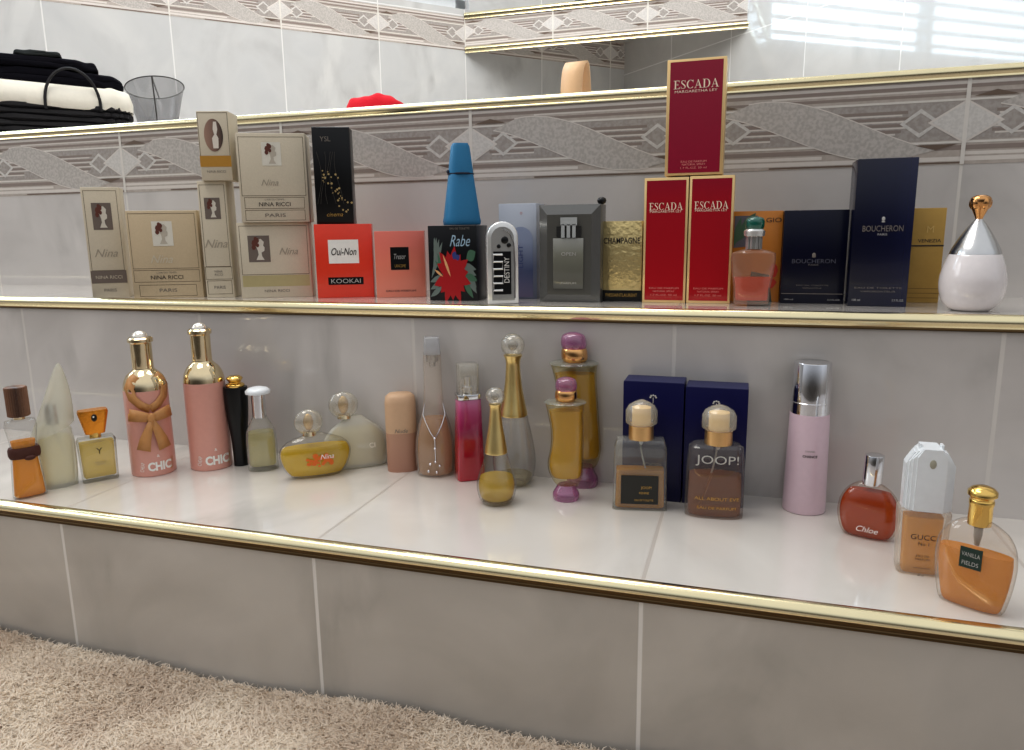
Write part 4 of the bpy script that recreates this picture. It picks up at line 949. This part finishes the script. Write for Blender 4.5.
# arched silver bottle
P = onY(502.5, 299, 2.95*U); s = Spot.__new__(Spot); s.P = np.array([P[0], P[1], Z2]); s.az = math.atan2(P[0], P[1]); s.Z = Z2; s.loc = (P[0], P[1], Z2); s.by = 299
t = thing('perfume_bottle', 'arched silver-white bottle with zigzag black window and vertical lettering', 'perfume', s.loc, s.face(.1))
k = s.m(1, 262); W_ = 15.5*k; H_ = s.z(221.5); D_ = .022
def arch(w_, z0, z1, n=14):
    r = w_; return [(-w_, z0), (w_, z0)]+[(r*math.cos(a), z1-r*1.0+r*1.0*math.sin(a)) for a in [PI*j/n for j in range(n+1)]]
def extr(b, pts, y0, y1):
    n = len(pts); b.add([(x, y0, z) for x, z in pts]+[(x, y1, z) for x, z in pts], [tuple(range(n)), tuple(range(n, 2*n))[::-1]]+[(j, n+j, n+(j+1) % n, (j+1) % n) for j in range(n)])
b = MB(); extr(b, arch(W_, 0, H_), -D_/2, D_/2); b.build('silver_arch_body', pbr('white silver', (236, 236, 234), .2, .55), t, bevel=.0016, ang=50)
b = MB(); extr(b, [(x-.0*k, z) for x, z in arch(11.2*k, 4*k, H_-5*k)], -D_/2-.0006, -D_/2+.001); b.build('silver_face', pbr('mid silver', (196, 196, 194), .22, .6), t, ang=50)
b = MB(); y = -D_/2-.0012
b.box(-9.5*k, 8*k, y, y+.0004, 10*k, 52*k); b.build('black_window', BLACK, t, smooth=False)
b = MB(); pts = []
for j, z in enumerate((14, 21, 28, 35, 42, 49)):
    q = 1 if (j % 2) else -1
    pts += [(-9.5*k, y-.0006, z*k), (-.5*k, y-.0006, z*k)][::q]
b.tube(pts, 1.25*k, 8); b.build('zigzag_rail', pbr('white silver', (236, 236, 234), .2, .55), t)
b = MB(); b.sphere((2*k, y-.0002, 63*k), 3.6*k, 1, .25, 1, 10, 6); b.sphere((6*k, y-.0002, 58*k), 2.2*k, 1, .25, 1, 8, 6); b.sphere((-4*k, y-.0002, 57*k), 2*k, 1, .25, 1, 8, 6); b.build('black_relief', BLACK, t)
b = MB(); b.tube([(11.5*k, y, 6*k), (11.8*k, y, 40*k), (10.8*k, y, 60*k), (7*k, y, 70*k), (0, y, 74*k)], .8*k, 6); b.build('bright_rib', CHROME, t)
text('DESTINY', 5.2*k, 3.6*k, 34*k, t, WHITEINK, y=y-.0004, rot=PI/2, width=25*k)

# lilac box, grey display box, gold box
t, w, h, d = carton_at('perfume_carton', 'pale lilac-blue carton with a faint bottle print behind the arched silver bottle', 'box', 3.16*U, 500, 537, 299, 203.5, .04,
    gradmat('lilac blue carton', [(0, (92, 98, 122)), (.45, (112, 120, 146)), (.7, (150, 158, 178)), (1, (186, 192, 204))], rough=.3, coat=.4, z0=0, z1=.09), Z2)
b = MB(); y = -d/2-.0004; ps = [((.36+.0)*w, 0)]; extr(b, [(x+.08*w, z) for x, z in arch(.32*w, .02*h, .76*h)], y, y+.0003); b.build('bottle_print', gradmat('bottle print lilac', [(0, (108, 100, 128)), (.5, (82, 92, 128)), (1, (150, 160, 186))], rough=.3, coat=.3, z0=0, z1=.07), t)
text('LIGHT', .006, .08*w, .45*h, t, pbr('blue ink', (64, 78, 130), .5), y=y-.0004, rot=PI/2, width=.028); text('o', .003, .1*w, .9*h, t, pbr('rose ink', (190, 130, 130), .5), y=-d/2-.0004)
GREY = pbr('grey tray', (92, 92, 90), .35, .3, coat=.3)
t, w, h, d = carton_at('display_box', 'grey clear-fronted display box holding a square glass bottle', 'box', 3.06*U, 540, 600, 300, 204.5, .032, GREY, Z2)
b = MB(); y = -d/2
fr = .1
b.add([(-w*.5, y-.0003, 0), (w*.5, y-.0003, 0), (w*.5, y-.0003, h), (-w*.5, y-.0003, h), (-w*.36, y+.006, h*.08), (w*.36, y+.006, h*.08), (w*.36, y+.006, h*.9), (-w*.36, y+.006, h*.9)], [(0, 1, 5, 4), (1, 2, 6, 5), (2, 3, 7, 6), (3, 0, 4, 7)])
b.v = [(a, y-.0005-(.004 if i >= 4 else 0), c) for i, (a, _, c) in enumerate(b.v)]
b.build('sloped_frame', pbr('smoky frame', (112, 112, 110), .2, .4, coat=.6), t, smooth=False)
b = MB(); b.box(-w*.36, w*.36, y-.0046, y-.0040, h*.08, h*.9); b.build('inner_backing', pbr('inner grey', (98, 97, 92), .3, .3, coat=.4), t, smooth=False)
b = MB(); b.box(-w*.26, w*.24, y-.0062, y-.0048, h*.14, h*.66); b.build('bottle_front', gradmat('grey green bottle', [(0, (92, 92, 84)), (.7, (126, 126, 114)), (1, (150, 150, 144))], rough=.15, coat=.6, z0=h*.14, z1=h*.66), t, bevel=.0006)
b = MB(); b.box(-w*.20, w*.2, y-.0062, y-.0048, h*.675, h*.78); b.build('bottle_shoulder', pbr('dark shoulder', (58, 58, 58), .2, .3, coat=.5), t)
b = MB()
for x in (-.09, .0, .09): b.box((x-.028)*w, (x+.028)*w, y-.0078, y-.0064, h*.665, h*.80)
b.box(-.13*w, .14*w, y-.0078, y-.0064, h*.79, h*.87); b.build('bottle_cap', pbr('frosty cap', (196, 200, 200), .25, .3, coat=.5), t)
text('OPEN', h*.035, 0, h*.5, t, SILVERINK, y=y-.0066, width=w*.24); text('PARFUM', h*.02, 0, h*.2, t, SILVERINK, y=y-.0066, width=w*.25)
b = MB(); b.sphere((w*.47, 0, h+.004), .0055, 1, .9, .8, 10, 8); b.build('black_corner_hook', BLACK, t)
GOLDF = pbr('gold foil', (220, 200, 146), .32, .85, bump=.9, bscale=180)
t, w, h, d = carton_at('perfume_carton', 'crinkled gold foil carton with a black foot, left of the red cartons', 'box', 3.12*U, 601, 641, 301, 221, .035, GOLDF, Z2)
panel('black_foot', w, h, d, 0, 1, 0, .14, BLACK, t, 2); ftext('CHAMPAGNE', .075, .5, .76, w, h, d, t, INK, width=w*.9, bold=.01); ftext('YVESSAINTLAURENT', .04, .5, .08, w, h, d, t, GOLDINK, width=w*.8)

def serif_word(word, h, cx, cz, width, y, mat, parent, name='lettering'):
    """high-contrast roman capitals drawn as outlines"""
    b = MB(); G_ = {}
    def ring(x0, x1, a0, a1, th, n=18):
        c, r = (x0+x1)/2, (x1-x0)/2; o = []
        for j in range(n+1):
            a = math.radians(a0+(a1-a0)*j/n); o.append(((c+r*math.cos(a), .5+.5*math.sin(a)), (c+(r-th)*math.cos(a), .5+.455*math.sin(a))))
        return [[o[j][0], o[j+1][0], o[j+1][1], o[j][1]] for j in range(n)]
    q = lambda a, c, e, f: [(a, e), (c, e), (c, f), (a, f)]
    G_['E'] = (.72, [q(.12, .28, 0, 1), q(0, .66, 0, .06), q(0, .64, .94, 1), q(.28, .5, .48, .53), [(.58, 0), (.70, 0), (.70, .24), (.66, .24)], [(.58, 1), (.66, 1), (.66, .78), (.62, .78)], q(.48, .52, .40, .61)])
    sp_ = [(.56, .80, .03), (.48, .93, .04), (.33, .97, .045), (.17, .90, .09), (.13, .76, .12), (.22, .62, .13), (.38, .50, .14), (.52, .36, .14), (.58, .22, .12), (.52, .09, .08), (.36, .03, .045), (.18, .06, .04), (.09, .20, .03)]
    st = []
    for (a, c, w0), (e, f, w1) in zip(sp_, sp_[1:]):
        dx, dz = e-a, f-c; l = math.hypot(dx, dz); nx, nz = -dz/l/2, dx/l/2; st.append([(a+nx*w0, c+nz*w0), (a-nx*w0, c-nz*w0), (e-nx*w1, f-nz*w1), (e+nx*w1, f+nz*w1)])
    G_['S'] = (.66, st+[q(.55, .59, .70, 1), q(.06, .10, 0, .30)])
    G_['C'] = (.86, ring(.02, .92, 42, 318, .17)+[q(.76, .80, .68, 1)])
    G_['A'] = (.90, [[(.10, 0), (.16, 0), (.45, .9), (.42, 1)], [(.38, 1), (.48, 1), (.84, 0), (.66, 0)], q(.22, .64, .30, .35), q(.0, .26, 0, .045), q(.56, .94, 0, .045)])
    G_['D'] = (.92, [q(.12, .28, 0, 1), q(0, .45, 0, .05), q(0, .45, .95, 1)]+ring(-.02, .88, -90, 90, .17))
    x = 0; P_ = []
    for ch in word:
        w_, fs_ = G_[ch]; P_ += [[(x+a, c) for a, c in f_] for f_ in fs_]; x += w_+.06
    k = width/(x-.06)
    for i, f_ in enumerate(P_): b.add([(cx-width/2+a*k, y-(i % 25)*4e-6, cz+(c-.5)*h) for a, c in f_], [tuple(range(len(f_)))])
    return b.build(name, mat, parent, smooth=False)

# three red cartons with gold edges
ESC = gradmat('crimson carton', [(0, (176, 10, 26)), (.8, (164, 12, 34)), (1, (150, 12, 44))], rough=.22, coat=.6, z0=0, z1=.14)
ESCT = pbr('deep crimson carton', (150, 16, 52), .2, coat=.7)
EG = pbr('gold carton edge', (238, 206, 150), .3, .45)
def escada(label, Yf, xl_, xr_, by, ty, dep, mat, zbase=None, big=1., rzz=0):
    t, w, h, d = carton_at('perfume_carton', label, 'box', Yf, xl_, xr_, by, ty, dep, EG, Z2, 'red cartons with gold edges', zbase=zbase)
    panel('crimson_front', w, h, d, .055, .945, .022, .978, mat, t, 2)
    serif_word('ESCADA', .058*big*h, 0, (.775 if big < 1.1 else .785)*h, w*.76, -d/2-.0005, pbr('cream ink', (244, 226, 206), .4), t)
    ftext('MARGARETHA LEY', .018*big, .5, .735 if big < 1.1 else .725, w, h, d, t, pbr('cream ink', (244, 226, 206), .4), width=w*.72)
    ftext('EAU DE PARFUM', .014*big, .5, .12, w, h, d, t, pbr('pink ink', (226, 150, 140), .4), width=w*.44 if big > 1.1 else w*.68); ftext('NATURAL SPRAY', .014*big, .5, .095, w, h, d, t, pbr('pink ink', (226, 150, 140), .4), width=w*.4 if big > 1.1 else w*.5)
    ftext('1.7 FL.OZ. 50 ml', .014*big, .5, .065, w, h, d, t, pbr('pink ink', (226, 150, 140), .4), width=w*.45 if big > 1.1 else w*.6)
    t.rotation_euler = (0, 0, rzz); return w, h, d
w_, hE, d_ = escada('red gold-edged carton directly beside the gold foil carton, lower left of three', 3.09*U, 642, 685, 302, 177.5, .045, ESC)
escada('red gold-edged carton standing beside the orange patterned carton, lower right of three', 3.09*U, 686, 729.5, 302, 175.5, .045, ESC)
escada('large red gold-edged carton standing on top of two narrower red cartons', 3.1*U, 664.5, 722.5, 175, 58, .045, ESCT, zbase=Z2+hE+.0018, big=1.25)

# orange patterned carton and the small bottle in front of it
PAT = pbr('patterned carton orange', (206, 132, 44), .4, coat=.3)
t, w, h, d = carton_at('perfume_carton', 'orange, grey and green patterned carton behind the small peach bottle', 'box', 3.2*U, 729, 778.5, 303, 211, .034, PAT, Z2)
dk, wk, hk = d, w, h
poly_on([[(.04, .6), (.42, .62), (.5, .95), (.04, .95)]], pbr('grey print', (108, 106, 116), .4), 'grey_panel_print')
poly_on([leaf(.05, .62, 1.2, .34, .06), leaf(.08, .66, .7, .5, .08)], pbr('green print', (76, 108, 84), .4), 'green_leaf_print', 3)
poly_on([leaf(.78, .38, -.2, .18, .07), leaf(.8, .28, .7, .18, .07), leaf(.72, .2, .1, .22, .06)], pbr('red print', (200, 62, 44), .4), 'red_flower_print', 4)
poly_on([[(.36, .0), (.86, .0), (.78, .3), (.42, .34)]], pbr('teal print', (60, 80, 76), .4), 'dark_panel_print', 2)
ftext('GIO', .05, .82, .9, w, h, d, t, INK, width=w*.3)
P = onY(751, 303, 3.03*U); s = Spot.__new__(Spot); s.P = np.array([P[0], P[1], Z2]); s.az = math.atan2(P[0], P[1]); s.Z = Z2; s.loc = (P[0], P[1], Z2); s.by = 303
t = thing('perfume_bottle', 'small clear bottle of orange-red liquid with a teal ball stopper', 'perfume', s.loc, s.face())
se = s.secs([(303.5, 17), (300, 18), (287, 18.5), (272, 21), (260, 22.5), (253, 22), (251, 17), (249, 8)], .45)
piece('glass_body', se, glass('peach clear glass', (252, 240, 230), (206, 176, 158), body=.14, bodycol=(244, 216, 196)), t, 3)
piece('orange_liquid', clip(se, s.z(300), s.z(277), .002), liquid('orange red', (246, 130, 60), (244, 92, 34), .65), t, 3)
b = MB()
for k in range(10):
    a = 2*PI*k/10; b.tube([(s.m(7)*math.cos(a), s.m(7)*math.sin(a), s.z(249)), (s.m(7)*math.cos(a), s.m(7)*math.sin(a), s.z(236))], .0012, 6)
b.loft(s.secs([(249, 6), (237, 6)])); b.loft(s.secs([(237, 8), (236, 10.5), (231, 11), (229, 9)])); b.build('silver_fluted_neck', pbr('bright silver', (222, 222, 220), .2, .7), t)
b = MB(); b.loft(crom(s.secs([(230, 8), (227, 9.5), (221, 9.8), (218, 8), (216.5, 3)]), 3), 2, 32); b.build('teal_stopper', glass('teal glass', (70, 180, 160), (20, 90, 84), body=.5, bodycol=(28, 140, 122), refl=1.5), t)

# navy boxes, gold box, pearl bottle
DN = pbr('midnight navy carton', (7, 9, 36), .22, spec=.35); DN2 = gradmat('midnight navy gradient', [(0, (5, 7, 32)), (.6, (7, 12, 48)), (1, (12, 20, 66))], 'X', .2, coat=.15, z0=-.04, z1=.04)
DIM = pbr('dim grey ink', (84, 84, 96), .5)
def bouch(label, Yf, a, c, by, ty, dep, m, big):
    t, w, h, d = carton_at('perfume_carton', label, 'box', Yf, a, c, by, ty, dep, m, Z2, 'midnight navy cartons')
    v = .535 if big else .46
    b = MB(); b.sphere((0, -d/2-.0002, h*(v+.065)), w*.03, 1, .2, 1.3, 8, 6); b.sphere((0, -d/2-.0002, h*(v+.045)), w*.02, 1.6, .2, .6, 8, 6); b.build('crest', SILVERINK if big else GREYINK, t)
    ftext('BOUCHERON', .04 if big else .045, .5, v, w, h, d, t, GREYINK if big else DIM, width=w*.68); ftext('PARIS', .014, .5, v-.04, w, h, d, t, SILVERINK if big else GREYINK, width=w*.16)
    ftext('EAU DE TOILETTE', .012, .5, .13 if big else .2, w, h, d, t, GREYINK, width=w*(.8 if big else .5)); ftext('VAPORISATEUR', .012, .5, .105 if big else .17, w, h, d, t, GREYINK, width=w*(.6 if big else .3))
    panel('silver_rule', w, h, d, .02, .98, .105, .112, GREYINK, t, 2) if not big else None
    ftext('100 ml', .015, .14, .045, w, h, d, t, SILVERINK, width=w*.14); ftext('3.3 FL.OZ.', .015, .85, .045, w, h, d, t, SILVERINK, width=w*.2)
bouch('short wide midnight navy carton with faint lettering beside the patterned carton', 3.15*U, 779.5, 843, 302, 210, .04, DN, False)
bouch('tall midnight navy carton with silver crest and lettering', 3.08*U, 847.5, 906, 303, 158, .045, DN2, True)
t, w, h, d = carton_at('perfume_carton', 'slim old-gold carton half hidden behind the tall navy carton', 'box', 3.26*U, 900, 938, 303, 208, .035, pbr('old gold card', (192, 156, 84), .45, .35, bump=.1), Z2)
ftext('VENEZIA', .035, .62, .66, w, h, d, t, INK, width=w*.6); ftext('M', .07, .62, .78, w, h, d, t, pbr('pale gold ink', (222, 190, 120), .4, .3)); panel('dark_rule', w, h, d, .0, 1, .60, .615, INK, t, 2)
for k in range(3): panel('gold_rule', w, h, d, .0, 1, .05+.05*k, .056+.05*k, pbr('brown rule', (140, 108, 56), .5), t, 2)

s = Spot(969, 312, Z2, back=.018)
t = thing('perfume_bottle', 'pearl-white ball-shaped bottle with conical silver top and gold bud finial', 'perfume', s.loc, s.face())
m_pearl = pbr('pearl', (232, 226, 226), .22, coat=.8)
piece('pearl_body', crom(s.secs([(313.5, 12), (312, 18), (305, 27), (294, 33), (281, 34.8), (268, 32.5), (257, 28.5), (254, 26.8)]), 5), m_pearl, t, 2, 56)
piece('silver_cone', crom(s.secs([(254, 27), (248, 24.5), (238, 18.5), (228, 11.5), (222, 6.5), (219, 4)]), 5), SILVER, t, 2, 56)
b = MB(); b.loft(crom(s.secs([(219.5, 3.5), (217, 4.5), (212, 7), (206, 10), (200, 11), (197, 9.5), (195, 5)]), 4), 2, 32)
for k in range(5):
    a = 2*PI*k/5+.3; b.sphere((s.m(7.5)*math.cos(a), s.m(7.5)*math.sin(a), s.z(203)), s.m(5), .9, .9, 1.45, 12, 8)
b.build('gold_bud_finial', pbr('rose gold finial', (216, 164, 110), .12, 1), t)

# ================================================================== THINGS ON THE LEDGE
YL = 3.78*U
def at(x, y, Y=YL): return onY(x, y, Y)
DF = 6.27*U                   # the basket stands parallel to the left wall
def atW(x, y, D=DF): d = ray(x, y); n = np.array([n1[0], n1[1], 0]); return CAM + d*(D/(d@n))
def sW(x, D=DF): return float(atW(x, 100, D)[:2]@t1)
def zW(x, y, D=DF): return atW(x, y, D)[2]
def locW(s_, D, z): q = n1*D+t1*s_; return (q[0], q[1], z)
sa, sb = sW(-42), sW(131); bw = sb-sa; sm = (sa+sb)/2; HD = .085
h_b = zW(60, 103)-Z3
t = thing('wicker_basket', 'black wicker basket with a white cloth lining and arched handle, on the ledge', 'basket', locW(sm, DF+HD, Z3), rz1)
b = MB(); hw, hd = bw/2, HD; wk_ = pbr('black wicker', (22, 20, 24), .6, bump=.5, bscale=300)
rows_n = 7
b.loft([(0.001, hw*.93, hd*.93), (h_b*.5, hw*.97, hd*.97), (h_b, hw*.98, hd*.98)], 7, 64)
for r in range(rows_n):
    z = h_b*(r+.5)/rows_n; f = .95+.04*r/rows_n; pts = []
    N = 120
    for k in range(N):
        a = 2*PI*k/N; c, q = math.cos(a), math.sin(a); e = 2/7; o = .0022*math.sin(k*PI/2+r*PI)
        pts.append((hw*f*math.copysign(abs(c)**e, c)+c*o, hd*f*math.copysign(abs(q)**e, q)+q*o, z))
    b.tube(pts, h_b/rows_n*.52, 6, closed=True)
b.build('woven_body', wk_, t)
b = MB(); top2 = zW(60, 84)-Z3
cl_ = pbr('white cotton lining', (232, 228, 216), .85, bump=.5, bscale=90)
b.loft([(h_b-.006, hw*1.0, hd*1.02), (h_b-.003, hw*1.03, hd*1.06), (h_b+(top2-h_b)*.4, hw*1.04, hd*1.07), (top2-.003, hw*1.0, hd*1.0), (top2, hw*.96, hd*.94)], 7, 72)
v2 = []
for (x, y, z) in b.v:
    v2.append((x, y+.0015*math.sin(x*170+z*90), z+.0025*math.sin(x*60+1)+.0012*math.sin(x*190)-(.006*max(0, x/hw-.2))))
b.v = v2; b.build('cloth_lining', cl_, t, ang=60)
hx0 = sW(45)-sm; hx1 = sW(100)-sm; hz = zW(70, 69)-Z3; z0_ = zW(70, 105)-Z3
b = MB(); cxh, rh = (hx0+hx1)/2, (hx1-hx0)/2
b.tube([(cxh-rh, -hd-.006, z0_-.01)]+[(cxh-rh*math.cos(a), -hd-.0075, z0_+(hz-z0_)*math.sin(a)) for a in [PI*j/20 for j in range(21)]]+[(cxh+rh, -hd-.006, z0_-.01)], .0027, 8); b.build('handle', wk_, t)
b = MB(); b.tube([(cxh-rh*1.3*math.cos(a)-.04, hd*.9, h_b+(hz-h_b+.012)*math.sin(a)) for a in [PI*j/20 for j in range(21)]], .0027, 8); b.build('handle', wk_, t)
# folded black clothes on the lining
def folded(label, x0, x1, y0, zb_, dy, wob, name='folded_garment', mat=None, cat='clothes', gr=None):
    ym = (x0+x1)/2; q0, q1 = sW(x0), sW(x1); z0 = zb_; z1 = zW(ym, y0)
    b = MB(); hx, H = (q1-q0)/2, z1-z0
    secs = [(0, hx*.93, .055), (H*.12, hx, .06), (H*.45, hx*1.01, .061), (H*.5, hx*.985, .059), (H*.56, hx*1.0, .06), (H*.9, hx*.97, .058), (H, hx*.9, .05)]
    b.loft(crom(secs, 3), 5, 64)
    b.v = [(x, y+.002*math.sin(x*90+z*300), z-H*wob*max(0, x/hx)*z/H+.0015*math.sin(x*150+y*80)) for x, y, z in b.v]
    o = b.build(name, mat, None, ang=70); o.location = locW((q0+q1)/2, DF+HD+dy, z0); o.rotation_euler = (0, 0, rz1); tag(o, label, cat, gr); return z1
gb = 'folded dark clothes in the basket'
BK = pbr('black knit', (17, 16, 24), .95, bump=.8, bscale=260, spec=.15); BK2 = pbr('charcoal knit', (52, 56, 56), .95, bump=.8, bscale=260, spec=.15)
za = folded('thick black knitted garment folded lowest, directly on the white lining', -44, 126, 66, Z3+top2+.0003, -.01, .15, mat=BK, gr=gb)
zc_ = folded('black knitted garment folded in the middle of the clothes pile', -44, 102, 53, za+.0005, -.01, .08, mat=BK, gr=gb)
folded('small charcoal grey cloth folded on top of the clothes pile', 18, 67, 47.5, zc_+.0005, -.005, .03, mat=BK2, gr=gb)
# mesh food cover / dish with wire rim
DB = 7.1*U; P = atW(156, 100, DB); k = (np.array(P)-CAM)@fw/FPX
t = thing('wire_rimmed_bowl', 'grey translucent bowl with a dark wire rim and strap, right of the basket', 'bowl', (P[0], P[1], Z3), .6)
zr = zW(158, 88, DB)-Z3; R_ = 27*k; tilt = .10
b = MB(); b.loft([(0.0005, R_*.4, R_*.4), (zr*.4, R_*.62, R_*.62), (zr*.8, R_*.86, R_*.86), (zr, R_, R_)], 2, 48, True, False); b.v = [(x, y, z+(x*tilt-y*.22)*z/zr) for x, y, z in b.v]
b.build('bowl_body', glass('smoke grey glass', (206, 206, 208), (140, 140, 142), .1, body=.25, bodycol=(190, 190, 190)), t)
b = MB(); b.tube([(R_*math.cos(a), R_*math.sin(a), zr+R_*math.cos(a)*tilt-R_*math.sin(a)*.22) for a in [2*PI*j/40 for j in range(40)]], .0013, 6, closed=True); b.build('wire_rim', pbr('dark wire', (70, 68, 66), .5, .3), t)
b = MB(); b.tube([(.0, R_, zr-R_*.22), (.002, 0, zr-.002), (.004, -R_*.98, zr+R_*.22), (.005, -R_*.9, zr*.7), (.005, -R_*.72, .002)], .0016, 6); b.build('wire_strap', pbr('dark wire', (70, 68, 66), .5, .3), t)
# red cloth
P0 = at(347, 100, 4.2*U); P1_ = at(404, 100, 4.2*U); zt_ = at(375, 96, 4.2*U)[2]-Z3
b = MB(); hx = (P1_[0]-P0[0])/2
b.loft(crom([(0, hx*.9, .03), (zt_*.3, hx, .034), (zt_*.75, hx*.9, .03), (zt_*.95, hx*.6, .02), (zt_, hx*.2, .008)], 4), 2.4, 48)
b.v = [(x+.001*math.sin(z*400), y, z*(1+.04*math.sin(x*120)+.02*math.sin(x*260+y*100))) for x, y, z in b.v]
o = b.build('red_cloth', pbr('red terry', (214, 22, 44), .9, bump=.9, bscale=300), None, ang=80); o.location = ((P0[0]+P1_[0])/2, 4.2*U, Z3); tag(o, 'crumpled red cloth peeping over the brass edge of the ledge', 'cloth')
# curled tan strap
P = at(577, 90, 4.6*U); zt_ = at(577, 64, 4.6*U)[2]-Z3; k = (np.array(P)-CAM)@fw/FPX
b = MB(); Wd = 11*k
pts = [(-.012, .002), (-.024, zt_*.12), (-.028, zt_*.45), (-.022, zt_*.8), (-.008, zt_*.98), (.004, zt_), (.012, zt_*.9), (.018, zt_*.6), (.026, zt_*.25), (.034, .002)]
vs = []
pp = crom(pts, 4)
for a, c in pp: vs += [(-Wd, a, c), (Wd, a, c)]
b.add(vs, [(2*i, 2*i+1, 2*i+3, 2*i+2) for i in range(len(pp)-1)])
o = b.build('curled_leather_strap', pbr('tan leather', (222, 184, 142), .5, bump=.2, bscale=200), None, ang=80); so = o.modifiers.new('s', 'SOLIDIFY'); so.thickness = .003; so.offset = -1
o.location = (P[0], P[1], Z3+.003); o.rotation_euler = (0, 0, -.15); tag(o, 'curled tan leather strap standing on the ledge below the corner shelf', 'strap')
# dark bottle on the corner shelf, its foot just inside the frame
ys = YB+.05; P = onY(583, 6, ys)
t = thing('toiletry_bottle', 'dark green bottle on the corner shelf, only its foot in the frame', 'bottle', (P[0], ys, zb1+.0105), 0)
MB().loft([(0, .022, .022), (.004, .026, .026), (.09, .026, .026), (.105, .012, .012), (.115, .012, .012)], 2, 32).build('bottle_body', pbr('dark green plastic', (40, 60, 54), .3), t)
MB().loft([(.115, .014, .014), (.14, .014, .014)], 2, 24).build('bottle_cap', BLACK, t)
P = onY(600, 6, ys)
t = thing('toiletry_jar', 'pale jar beside the dark green bottle on the corner shelf', 'jar', (P[0]+.045, ys, zb1+.0105), 0)
MB().loft([(0, .02, .02), (.003, .022, .022), (.04, .022, .022)], 2, 32).build('jar_body', WHITEP, t)
MB().loft([(.04, .0235, .0235), (.055, .0235, .0235)], 2, 32).build('jar_lid', SILVER, t)

# ================================================================== LIGHT
w = bpy.data.worlds.new('sky'); scene.world = w; w.use_nodes = True; nt = w.node_tree; nt.nodes.clear(); g = G(nt)
wo = g.n('OutputWorld'); bg = g.n('Background'); g.l(bg.outputs[0], wo.inputs[0])
tc = g.n('TexCoord'); sp = g.n('SeparateXYZ'); g.l(tc.outputs['Generated'], sp.inputs[0])
cr = g.n('ValToRGB'); g.l(g.math('MULTIPLY_ADD', sp.outputs['Z'], .5, .5), cr.inputs[0])
e = cr.color_ramp.elements; e[0].position = .35; e[0].color = (.10, .085, .07, 1); e[1].position = .5; e[1].color = (.32, .30, .28, 1)
q = e.new(.60); q.color = (.72, .76, .82, 1); q = e.new(.8); q.color = (.95, .97, 1, 1)
# dark area added for chrome reflections: darker sky towards -Y near the horizon
dk = g.math('MULTIPLY', g.math('MAXIMUM', g.math('MULTIPLY_ADD', sp.outputs['Y'], -1, -.55), 0), 2.2)
dk = g.math('MULTIPLY', dk, g.math('MAXIMUM', g.math('SUBTRACT', 1, g.math('MULTIPLY', g.math('ABSOLUTE', sp.outputs['Z']), 2.2)), 0))
g.l(g.mix(g.math('MINIMUM', dk, .85), cr.outputs[0], (.03, .026, .022, 1)), bg.inputs[0]); bg.inputs[1].default_value = .8
def area(name, loc, target, sx, sy, power, col=(1, 1, 1)):
    l = bpy.data.lights.new(name, 'AREA'); l.shape = 'RECTANGLE'; l.size = sx; l.size_y = sy; l.energy = power; l.color = col
    o = bpy.data.objects.new(name, l); COL.objects.link(o); o.location = loc
    o.rotation_euler = (Vector(target)-Vector(loc)).to_track_quat('-Z', 'Y').to_euler(); return o
area('overhead_fill', (-1.0, .5, 2.3), (-.3, 1.1, .3), 1.2, .8, 16, (1, .96, .9))  # soft key lamp added above left for highlights; no fixture there
area('overhead_fill', (-.5, 1.5, 2.45), (-.9, 2.6, .6), 1.0, 1.0, 13, (1, .98, .95))  # lamp added overhead to brighten the two walls behind the tub
area('left_fill', (-3.0, .2, 1.7), (-.2, 1.2, .3), 1.4, 1.0, 14, (.93, .97, 1))  # unseen area lamp from the left, beside the window opening, not in it
area('daylight', tuple((np.array([*(orig1+n1*.75-t1*.1), 1.75])).tolist()), tuple((np.array([*(orig1-n1*.5-t1*.1), 1.3])).tolist()), 2.8, 1.4, 95, (.66, .84, 1))
scene.view_settings.view_transform = 'Standard'; scene.view_settings.look = 'None'; scene.view_settings.exposure = .22; scene.view_settings.gamma = .86
scene.cycles.transparent_max_bounces = 32; scene.cycles.max_bounces = 8; scene.cycles.caustics_reflective = False; scene.cycles.caustics_refractive = False
scene.cycles.use_denoising = True
bpy.context.view_layer.update()
# pieces that belong to a part hang under that part
SUB = {'cabochon': ('fan_cap',), 'gem_highlight': ('fan_cap',), 'bow_knot': ('satin_ribbon_bow',), 'stopper_core': ('round_stopper', 'ball_stopper'), 'inner_stem': ('frosted_cap',),
       'dip_tube': ('pump_fitting', 'nozzle'), 'dome': ('collar',), 'wire_strap': ('wire_rim',), 'spray_opening': ('white_stepped_cap',), 'bust_print': ('picture',), 'flower_print': ('picture',),
       'bottle_print': ('oval_picture',), 'zigzag_rail': ('black_window',), 'dark_cord': ('flask_cap',), 'spray_pump': ('clear_cap',), 'lettering': ('green_label',), 'bottle_cap': ('bottle_shoulder',)}
base = lambda o: o.name.split('.')[0]
for root in [o for o in COL.objects if o.type == 'EMPTY' and o.parent is None]:
    kids = {}
    for c in root.children: kids.setdefault(base(c), c)
    for c in list(root.children):
        for pn in SUB.get(base(c), ()):
            if pn in kids and kids[pn] is not c: c.parent = kids[pn]; break
bpy.context.view_layer.update()
